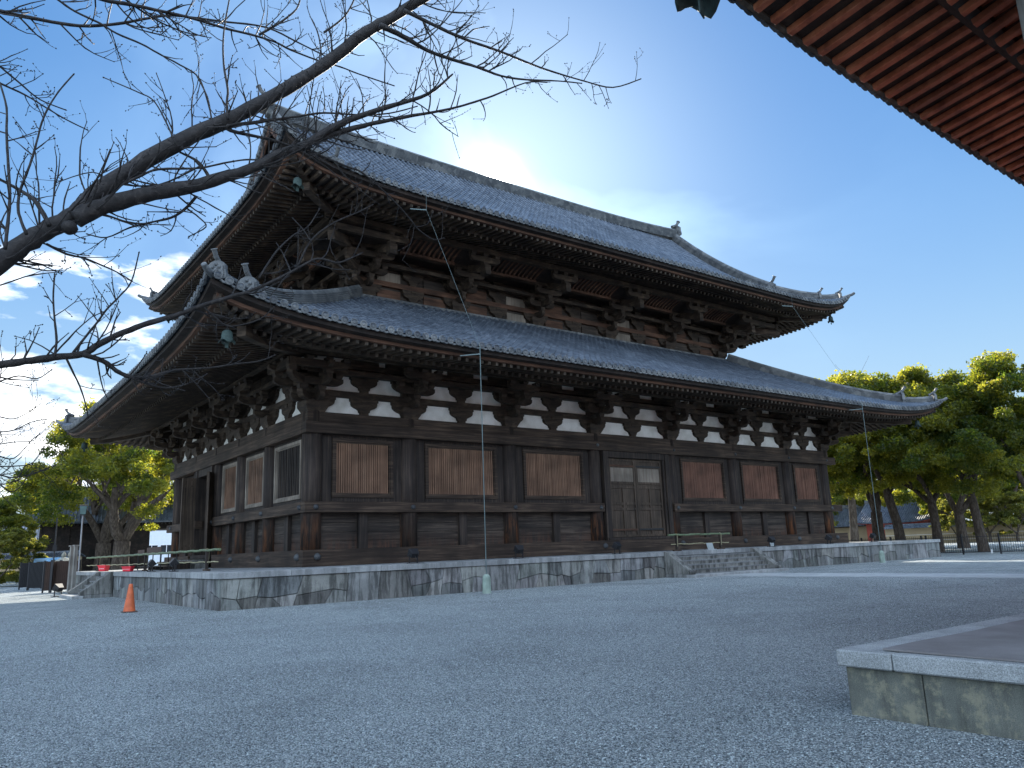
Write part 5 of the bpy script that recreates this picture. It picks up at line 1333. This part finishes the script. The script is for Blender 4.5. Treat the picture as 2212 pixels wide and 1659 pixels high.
# lamp poles
def lamp(u, v, dist, h, label, head=True, mat='grey_roofing'):
    p = gpos(u, dist); t = thing('lamp_pole', label, 'lamp pole', p, facing(p), 'poles left of the hall'); mb = MB(); mb.tube([(0, 0, 0), (0, 0, h)], [.045, .035], 8); mb.build('pole', mat, t, local=True)
    if head:
        mb = MB(); mb.hexa([(-.14, -.12, h), (.14, -.12, h), (.14, .12, h), (-.14, .12, h), (-.2, -.25, h+.55), (.2, -.25, h+.55), (.2, .16, h+.6), (-.2, .16, h+.6)]); mb.build('lamp_head', 'black_metal', t, local=True)
        mb = MB(); mb.hexa([(-.13, -.135, h+.06), (.13, -.135, h+.06), (.13, -.125, h+.06), (-.13, -.125, h+.06), (-.18, -.262, h+.5), (.18, -.262, h+.5), (.18, -.25, h+.5), (-.18, -.25, h+.5)]); mb.build('lens', 'green_glass', t, local=True)
    else:
        mb = MB(); mb.box(-.12, .12, -.12, .12, h-2.1, h-1.7); mb.build('junction_box', 'black_metal', t, local=True)
lamp(172, 1110, 50, 4.1, 'grey lamp pole with square floodlight head beside the side stairs')
lamp(117, 1140, 58, 4.4, 'dark bare pole rising in front of the low tiled wall', False, 'black_metal')
# stone lanterns
def lantern(u, dist, label):
    p = gpos(u, dist); t = thing('stone_lantern', label, 'stone lantern', p, .3, 'stone lanterns by the fence')
    for nm, pr in (('pedestal', [(.42, 0), (.42, .18), (.22, .25), (.18, .9), (.25, .98)]), ('platform', [(.22, .981), (.42, 1.08), (.42, 1.2)]), ('fire_box', [(.26, 1.201), (.26, 1.6)]), ('cap', [(.58, 1.601), (.55, 1.68), (.22, 1.86), (.10, 1.92)]), ('finial', [(.06, 1.921), (.13, 2.0), (.12, 2.1), (.02, 2.25)])):
        mb = MB(); mb.lathe(pr, (0, 0, 0), 6 if nm in ('fire_box', 'cap', 'platform') else 12); mb.build(nm, 'lantern_stone', t, local=True)
lantern(138, 57, 'left one of the two stone lanterns behind the lattice screens'); lantern(151, 57.5, 'right one of the two stone lanterns behind the lattice screens')
# van
p = gpos(118, 70); t = thing('parked_van', 'light blue van parked before the ochre wall, front towards the viewer', 'van', p, facing(p)+.25)
mb = MB(); body = [(0, .35), (0, 1.0), (.12, 1.15), (.65, 1.9), (.9, 2.0), (4.2, 2.0), (4.4, 1.8), (4.4, .35)]
mb.prism(body, (0, -2.2, 0), (0, 1, 0), (0, 0, 1), 1.75); mb.build('body', 'blue_van_paint', t, local=True, bevel=.05)
mb = MB(); mb.hexa([(-.72, -2.04, 1.22), (.72, -2.04, 1.22), (.72, -2.02, 1.2), (-.72, -2.02, 1.2), (-.64, -1.60, 1.84), (.64, -1.60, 1.84), (.64, -1.58, 1.82), (-.64, -1.58, 1.82)]); mb.build('windscreen', 'glass_dark', t, local=True)
for sx in (-1, 1):
    mb = MB(); mb.box(sx*.88-.01, sx*.88+.01, -1.3, 1.2, 1.25, 1.75); mb.build('side_window', 'glass_dark', t, local=True)
    mb = MB(); mb.box(sx*.62-.13, sx*.62+.13, -2.23, -2.2, .78, .95); mb.build('headlight', 'white_paint', t, local=True)
    for y in (-1.4, 1.4): mb = MB(); mb.lathe([(.33, -.1), (.33, .1)], (sx*.8, y, .33), 14, 'x'); mb.build('wheel', 'black_metal', t, local=True)
mb = MB(); mb.box(-.8, .8, -2.25, -2.2, .4, .62); mb.build('bumper', 'grey_roofing', t, local=True)
# lattice screens and gate posts
def screen(u, dist, label, rz, w_=1.5, h=1.75, mat='rusty_brown'):
    p = gpos(u, dist); t = thing('folding_screen', label, 'screen', p, facing(p)+rz, 'dark barrier screens left of the stairs')
    mb = MB(); mb.box(-w_/2, w_/2, -.03, .03, .12, h); pn = mb.build('panel', mat, t, local=True)
    mb = MB()
    for i in range(int(w_/.09)): mb.box(-w_/2+.03+i*.09, -w_/2+.07+i*.09, -.055, -.031, .15, h-.03)
    mb.build('slats', mat, pn, local=True)
    for x in (-w_/2, w_/2): mb = MB(); mb.box(x-.04, x+.04, -.06, .06, 0, h+.05); mb.build('post', 'black_metal', t, local=True)
screen(71, 60, 'black slatted screen, leftmost of the screens', .1, 1.2, 1.65, 'black_metal'); screen(84, 57, 'black slatted screen next to the leftmost one', -.75, 1.2, 1.65, 'black_metal')
screen(104, 62, 'dark screen standing farther back in the gap', .5, 1.5, 1.6, 'black_metal'); screen(137, 50, 'brown slatted screen right of the gap', .12, 1.7, 1.65)
screen(124, 50, 'narrow brown screen turned edge on beside the gap', 1.1, .9, 1.65)
for u, dist, l in ((154.5, 47, 'weathered timber post with cap, left of the pair by the side stairs'), (163, 46, 'taller weathered timber post with cap, right of the pair by the side stairs')):
    p = gpos(u, dist); t = thing('timber_post', l, 'post', p, .2, 'timber posts by the side stairs'); mb = MB(); mb.box(-.08, .08, -.08, .08, 0, 2.35); mb.build('shaft', 'wood_grey_post', t, local=True, bevel=.01)
    mb = MB(); mb.box(-.13, .13, -.12, .12, 2.351, 2.41); mb.build('cap', 'wood_grey_post', t, local=True)
fence_line('iron_fence', 'low black fence in front of the van and lanterns on the left', [gpos(60, 66), gpos(330, 70)], 2.4, 1.05)
# ------------------------------------------------------------------ bare cherry tree in the foreground
rc = random.Random(21)
tree = thing('bare_cherry_tree', 'leafless cherry tree whose dark budded branches cross the upper left of the view', 'tree', (0, 0, 0))
base = at(-700, 1400, 2.9); base.z = G; tree.location = base
def path3(pts, d0, d1):
    n = len(pts); L = [0]
    for a, b in zip(pts, pts[1:]): L.append(L[-1]+math.hypot(b[0]-a[0], b[1]-a[1]))
    return [at(p[0], p[1], d0+(d1-d0)*l/L[-1]) for p, l in zip(pts, L)]
def smooth(P, R, k=3):   # Catmull-Rom
    out = []; rad = []; n = len(P)
    for i in range(n-1):
        p0, p1, p2, p3 = P[max(i-1, 0)], P[i], P[i+1], P[min(i+2, n-1)]
        for j in range(k):
            t = j/k; out.append(.5*((2*p1)+(p2-p0)*t+(2*p0-5*p1+4*p2-p3)*t*t+(3*p1-p0-3*p2+p3)*t**3)); rad.append(R[i]*(1-t)+R[i+1]*t)
    out.append(P[-1]); rad.append(R[-1]); return out, rad
PXM = FL*2212
limbs = MB(); twigs = MB(); main = []
def bud(mb, p, d, r):
    d = d.normalized(); mb.tube([p-d*r*.5, p+d*r*1.2, p+d*r*3.2], [r*.8, r*1.25, r*.15], 5)
def twig(p, d, ln, r, lev):
    n = max(3, int(ln/.05)); pts = [p.copy()]; rad = [r]; dd = d.normalized(); q = p.copy(); curl = Vector((rc.uniform(-.5, .5), rc.uniform(-.5, .5), rc.uniform(.1, .9)))*.16
    for i in range(n):
        dd = (dd+curl+Vector((rc.gauss(0, .11), rc.gauss(0, .11), rc.gauss(0, .11)))).normalized(); q = q+dd*ln/n
        pts.append(q.copy()); rad.append(r*(1-.55*(i+1)/n)*(1.25 if rc.random() < .3 else 1))
        if lev < 2 and rc.random() < (.42 if lev == 0 else .28):
            sd = (dd*.8+Vector((rc.gauss(0, .6), rc.gauss(0, .6), rc.gauss(.15, .6)))).normalized(); twig(q, sd, ln*rc.uniform(.25, .5), rad[-1]*.75, lev+1)
        elif rc.random() < .45: bud(twigs, q, (dd*.4+Vector((rc.gauss(0, .6), rc.gauss(0, .6), rc.gauss(.3, .6)))), .0023)
    twigs.tube(pts, rad, 5, cap=True); bud(twigs, pts[-1], dd, .0026); bud(twigs, pts[-1], dd+Vector((rc.gauss(0, .5), rc.gauss(0, .5), rc.gauss(0, .5))), .0022)
def branch(pts, w0, w1, d0, d1, side=0.0, tl=.3, big=False, n=7):
    P = path3(pts, d0, d1); m = len(P); R = []
    L = [0]
    for a, b in zip(pts, pts[1:]): L.append(L[-1]+math.hypot(b[0]-a[0], b[1]-a[1]))
    for i in range(m): f = L[i]/L[-1]; wpx = w0*(w1/w0)**f if not big else w0+(w1-w0)*f; R.append(wpx/2*(d0+(d1-d0)*f)/PXM)
    P2, R2 = smooth(P, R, 4)
    for i in range(1, len(P2)-1):
        R2[i] *= 1+rc.uniform(-.07, .10)
        P2[i] = P2[i]+Vector((rc.gauss(0, 1), rc.gauss(0, 1), rc.gauss(0, 1)))*R2[i]*.05
    if big:
        mb = MB(); mb.tube(P2, R2, 14); mb.build('limb', 'cherry_bark', tree, smooth=True)
    else: mb = MB(); mb.tube(P2, R2, n); mb.build('branch', 'cherry_bark', tree, smooth=True)
    tot = sum((b-a).length for a, b in zip(P2, P2[1:])); k = int(tot*side*1.8); 
    for _ in range(k):
        i = rc.randrange(1, len(P2)-1); t = (P2[min(i+1, len(P2)-1)]-P2[i-1]).normalized()
        s = Vector((rc.gauss(0, 1), rc.gauss(0, 1), rc.gauss(.25, 1))); s = (s-t*s.dot(t)).normalized()
        f = i/len(P2); twig(P2[i]+s*R2[i]*.8, (s+t*.75).normalized(), tl*rc.uniform(.4, 1.25), min(R2[i]*.6, .0048), 0)
    if w1 < 5: bud(twigs, P2[-1], P2[-1]-P2[-2], .004)
    return P2
A = [(-420, 820), (-150, 668), (0, 566), (40, 537), (95, 500), (150, 472), (200, 425), (290, 362), (400, 300), (490, 260), (590, 208), (700, 140), (790, 70), (850, 36), (930, -14), (1060, -90)]
branch(A, 52, 17, 3.0, 5.6, 8, .36, True)
B = [(165, 474), (200, 455), (240, 440), (330, 418), (430, 398), (540, 365), (600, 335), (660, 312), (715, 278), (767, 254), (855, 226), (925, 203), (977, 161)]
branch(B, 38, 4, 3.95, 5.3, 12, .32, True)
branch([(640, 320), (715, 291), (767, 276), (820, 264), (890, 250), (960, 238), (1013, 224), (1065, 207), (1135, 179), (1180, 178)], 17, 2.5, 4.75, 5.6, 8, .26)
branch([(872, 22), (932, 52), (1002, 84), (1082, 112), (1170, 147), (1261, 175), (1324, 189), (1383, 171)], 9, 2.4, 4.95, 5.6, 7.5, .26)
branch([(820, 55), (872, 80), (925, 110), (978, 129), (1030, 145), (1082, 164), (1135, 172), (1205, 175), (1255, 180)], 13, 2.5, 4.85, 5.6, 8.5, .26)
D = [(-560, 900), (-300, 850), (-100, 808), (0, 788), (54, 781), (118, 772), (180, 764), (215, 743), (269, 717), (323, 698), (395, 676), (431, 662), (503, 640), (539, 629), (589, 608), (641, 581), (685, 559), (724, 567), (744, 564), (781, 547)]
branch(D, 27, 3, 3.0, 4.9, 6.5, .26, True)
branch([(178, 765), (223, 780), (251, 800), (280, 814), (323, 814), (377, 800), (449, 795), (503, 787), (560, 780), (592, 768)], 13, 2.5, 4.0, 4.5, 12, .22)
branch([(280, 814), (312, 827), (359, 838), (406, 829), (445, 809)], 6, 2.2, 4.1, 4.4, 12, .2)
branch([(-20, 22), (0, 25), (90, 43), (172, 56), (251, 52), (323, 39), (377, 34), (485, 47), (574, 59), (640, 90), (700, 120)], 9, 3, 4.2, 5.3, 8, .28)
branch([(200, -12), (223, 0), (287, 11), (359, 27), (413, 39), (485, 61), (539, 74), (592, 90), (628, 108), (682, 129), (736, 145), (775, 160), (850, 185)], 9, 2.6, 4.3, 5.5, 8, .26)
branch([(110, -14), (126, 0), (162, 25), (215, 50), (251, 72), (305, 95), (341, 115), (388, 140), (424, 162), (442, 197), (460, 266)], 5, 3, 4.4, 4.9, 7, .24)
branch([(260, -10), (300, 20), (350, 50), (400, 70), (440, 78)], 5, 2.4, 4.4, 4.8, 14, .18)
branch([(-30, 165), (0, 180), (54, 205), (100, 233), (144, 259), (187, 280)], 5, 2.4, 4.2, 4.6, 7, .24); branch([(-30, 120), (0, 144), (43, 180), (86, 215), (140, 237)], 5, 2.6, 4.2, 4.5, 9, .22)
branch([(57, 506), (43, 470), (39, 449), (43, 413), (61, 366), (75, 323), (90, 266), (108, 226), (133, 190), (158, 162)], 7, 3, 3.7, 4.0, 4, .2)
branch([(11, 538), (17, 480), (21, 431), (18, 359), (14, 287), (14, 233), (0, 180)], 8, 4, 3.55, 3.8, 5, .2)
branch([(106, 487), (79, 438), (47, 413), (0, 388), (-30, 378)], 11, 5, 3.8, 4.0, 5, .2)
branch([(492, 258), (490, 220), (492, 194), (483, 136), (483, 72), (495, 0), (500, -15)], 6, 3, 4.5, 4.7, 5, .2)
branch([(480, 268), (460, 266), (448, 210), (424, 162)], 4, 3, 4.5, 4.6, 4, .2)
branch([(495, 270), (497, 282), (581, 301), (643, 321), (701, 340), (749, 360), (782, 373), (831, 415), (862, 446), (888, 476), (904, 496), (935, 517), (958, 515)], 8, 2.4, 4.5, 5.4, 6.5, .24)
branch([(490, 272), (530, 268), (574, 262), (646, 251), (700, 244), (775, 248), (840, 245), (900, 230)], 7, 2.6, 4.5, 5.3, 9, .26)
branch([(456, 391), (431, 352), (391, 330), (370, 318)], 8, 4, 4.4, 4.5, 4, .2)
branch([(265, 398), (300, 382), (341, 366), (431, 363), (485, 352), (531, 345), (575, 345), (620, 330)], 6, 3, 4.1, 4.7, 8, .24)
branch([(424, 424), (402, 449), (370, 470), (323, 481), (280, 492), (230, 513), (190, 506)], 7, 2.5, 4.4, 4.3, 9, .22); branch([(402, 449), (430, 470), (445, 490), (410, 510)], 4, 2.2, 4.4, 4.4, 8, .16)
branch([(100, 527), (144, 549), (180, 557), (215, 571), (251, 587), (283, 606)], 6, 2.6, 3.9, 4.2, 10, .2)
branch([(158, 762), (194, 716), (212, 694), (230, 669), (258, 640), (284, 608), (300, 547)], 6, 2.6, 4.0, 4.3, 6, .18)
branch([(118, 770), (122, 737), (118, 694), (115, 644), (118, 594)], 6, 3, 3.8, 3.9, 6, .2)
branch([(144, 776), (158, 805), (172, 834), (183, 867), (190, 899)], 5, 2.4, 3.9, 4.0, 5, .16)
branch([(636, 583), (641, 579), (671, 521), (710, 488), (750, 468), (773, 459), (804, 443)], 5, 2.4, 4.7, 5.0, 6, .2); branch([(671, 521), (655, 496), (633, 472)], 3, 2.2, 4.75, 4.8, 5, .12)
branch([(560, 600), (596, 545), (633, 509), (665, 490), (690, 452)], 5, 2.4, 4.6, 4.9, 6, .18); branch([(440, 663), (470, 690), (500, 705), (560, 690), (590, 665)], 4, 2.2, 4.4, 4.6, 9, .18)
branch([(380, 312), (352, 250), (330, 216), (300, 200), (225, 168)], 4, 2.2, 4.3, 4.4, 7, .2); branch([(430, 360), (340, 400), (250, 396), (200, 372), (120, 395)], 4, 2.2, 4.3, 4.4, 7, .2)
branch([(-20, 830), (0, 824), (40, 812), (80, 818), (110, 800)], 4, 2.2, 4.0, 4.3, 10, .2)
branch([(700, 70), (740, 40), (760, 10), (770, -15)], 5, 3, 4.9, 5.1, 9, .2); branch([(560, 75), (600, 52), (640, 20), (650, -12)], 6, 3, 4.9, 5.1, 8, .2)
# fine twigs of a second limb low at the left edge
for k in range(7):
    v = 905+k*24; branch([(-60, v+8), (-10, v+rc.uniform(-8, 8)), (30, v+rc.uniform(-14, 14)), (70, v-rc.uniform(0, 30)), (100+rc.uniform(-20, 25), v-rc.uniform(5, 40))], 4, 1.6, 5.2, 5.6, 9, .24)
twigs.build('twigs', 'cherry_bark', tree)['kind'] = 'stuff'
# knot on the big limb and the trunk outside the view
mb = MB(); kp = at(150, 492, 3.86); mb.lathe([(.01, -.035), (.032, -.022), (.04, .0), (.03, .024), (.01, .035)], kp, 12); mb.build('knot', 'cherry_bark', tree, smooth=True)
tp = at(-420, 820, 3.0); dp = at(-560, 900, 3.0); mb = MB()
mb.tube([base-Vector((0, 0, .2)), base+Vector((0, 0, .4)), base.lerp(dp, .55)+Vector((0, 0, .2)), dp, tp, tp+Vector((0, 0, .5))], [.24, .17, .14, .12, .10, .06], 12); mb.build('trunk', 'cherry_bark', tree, smooth=True)
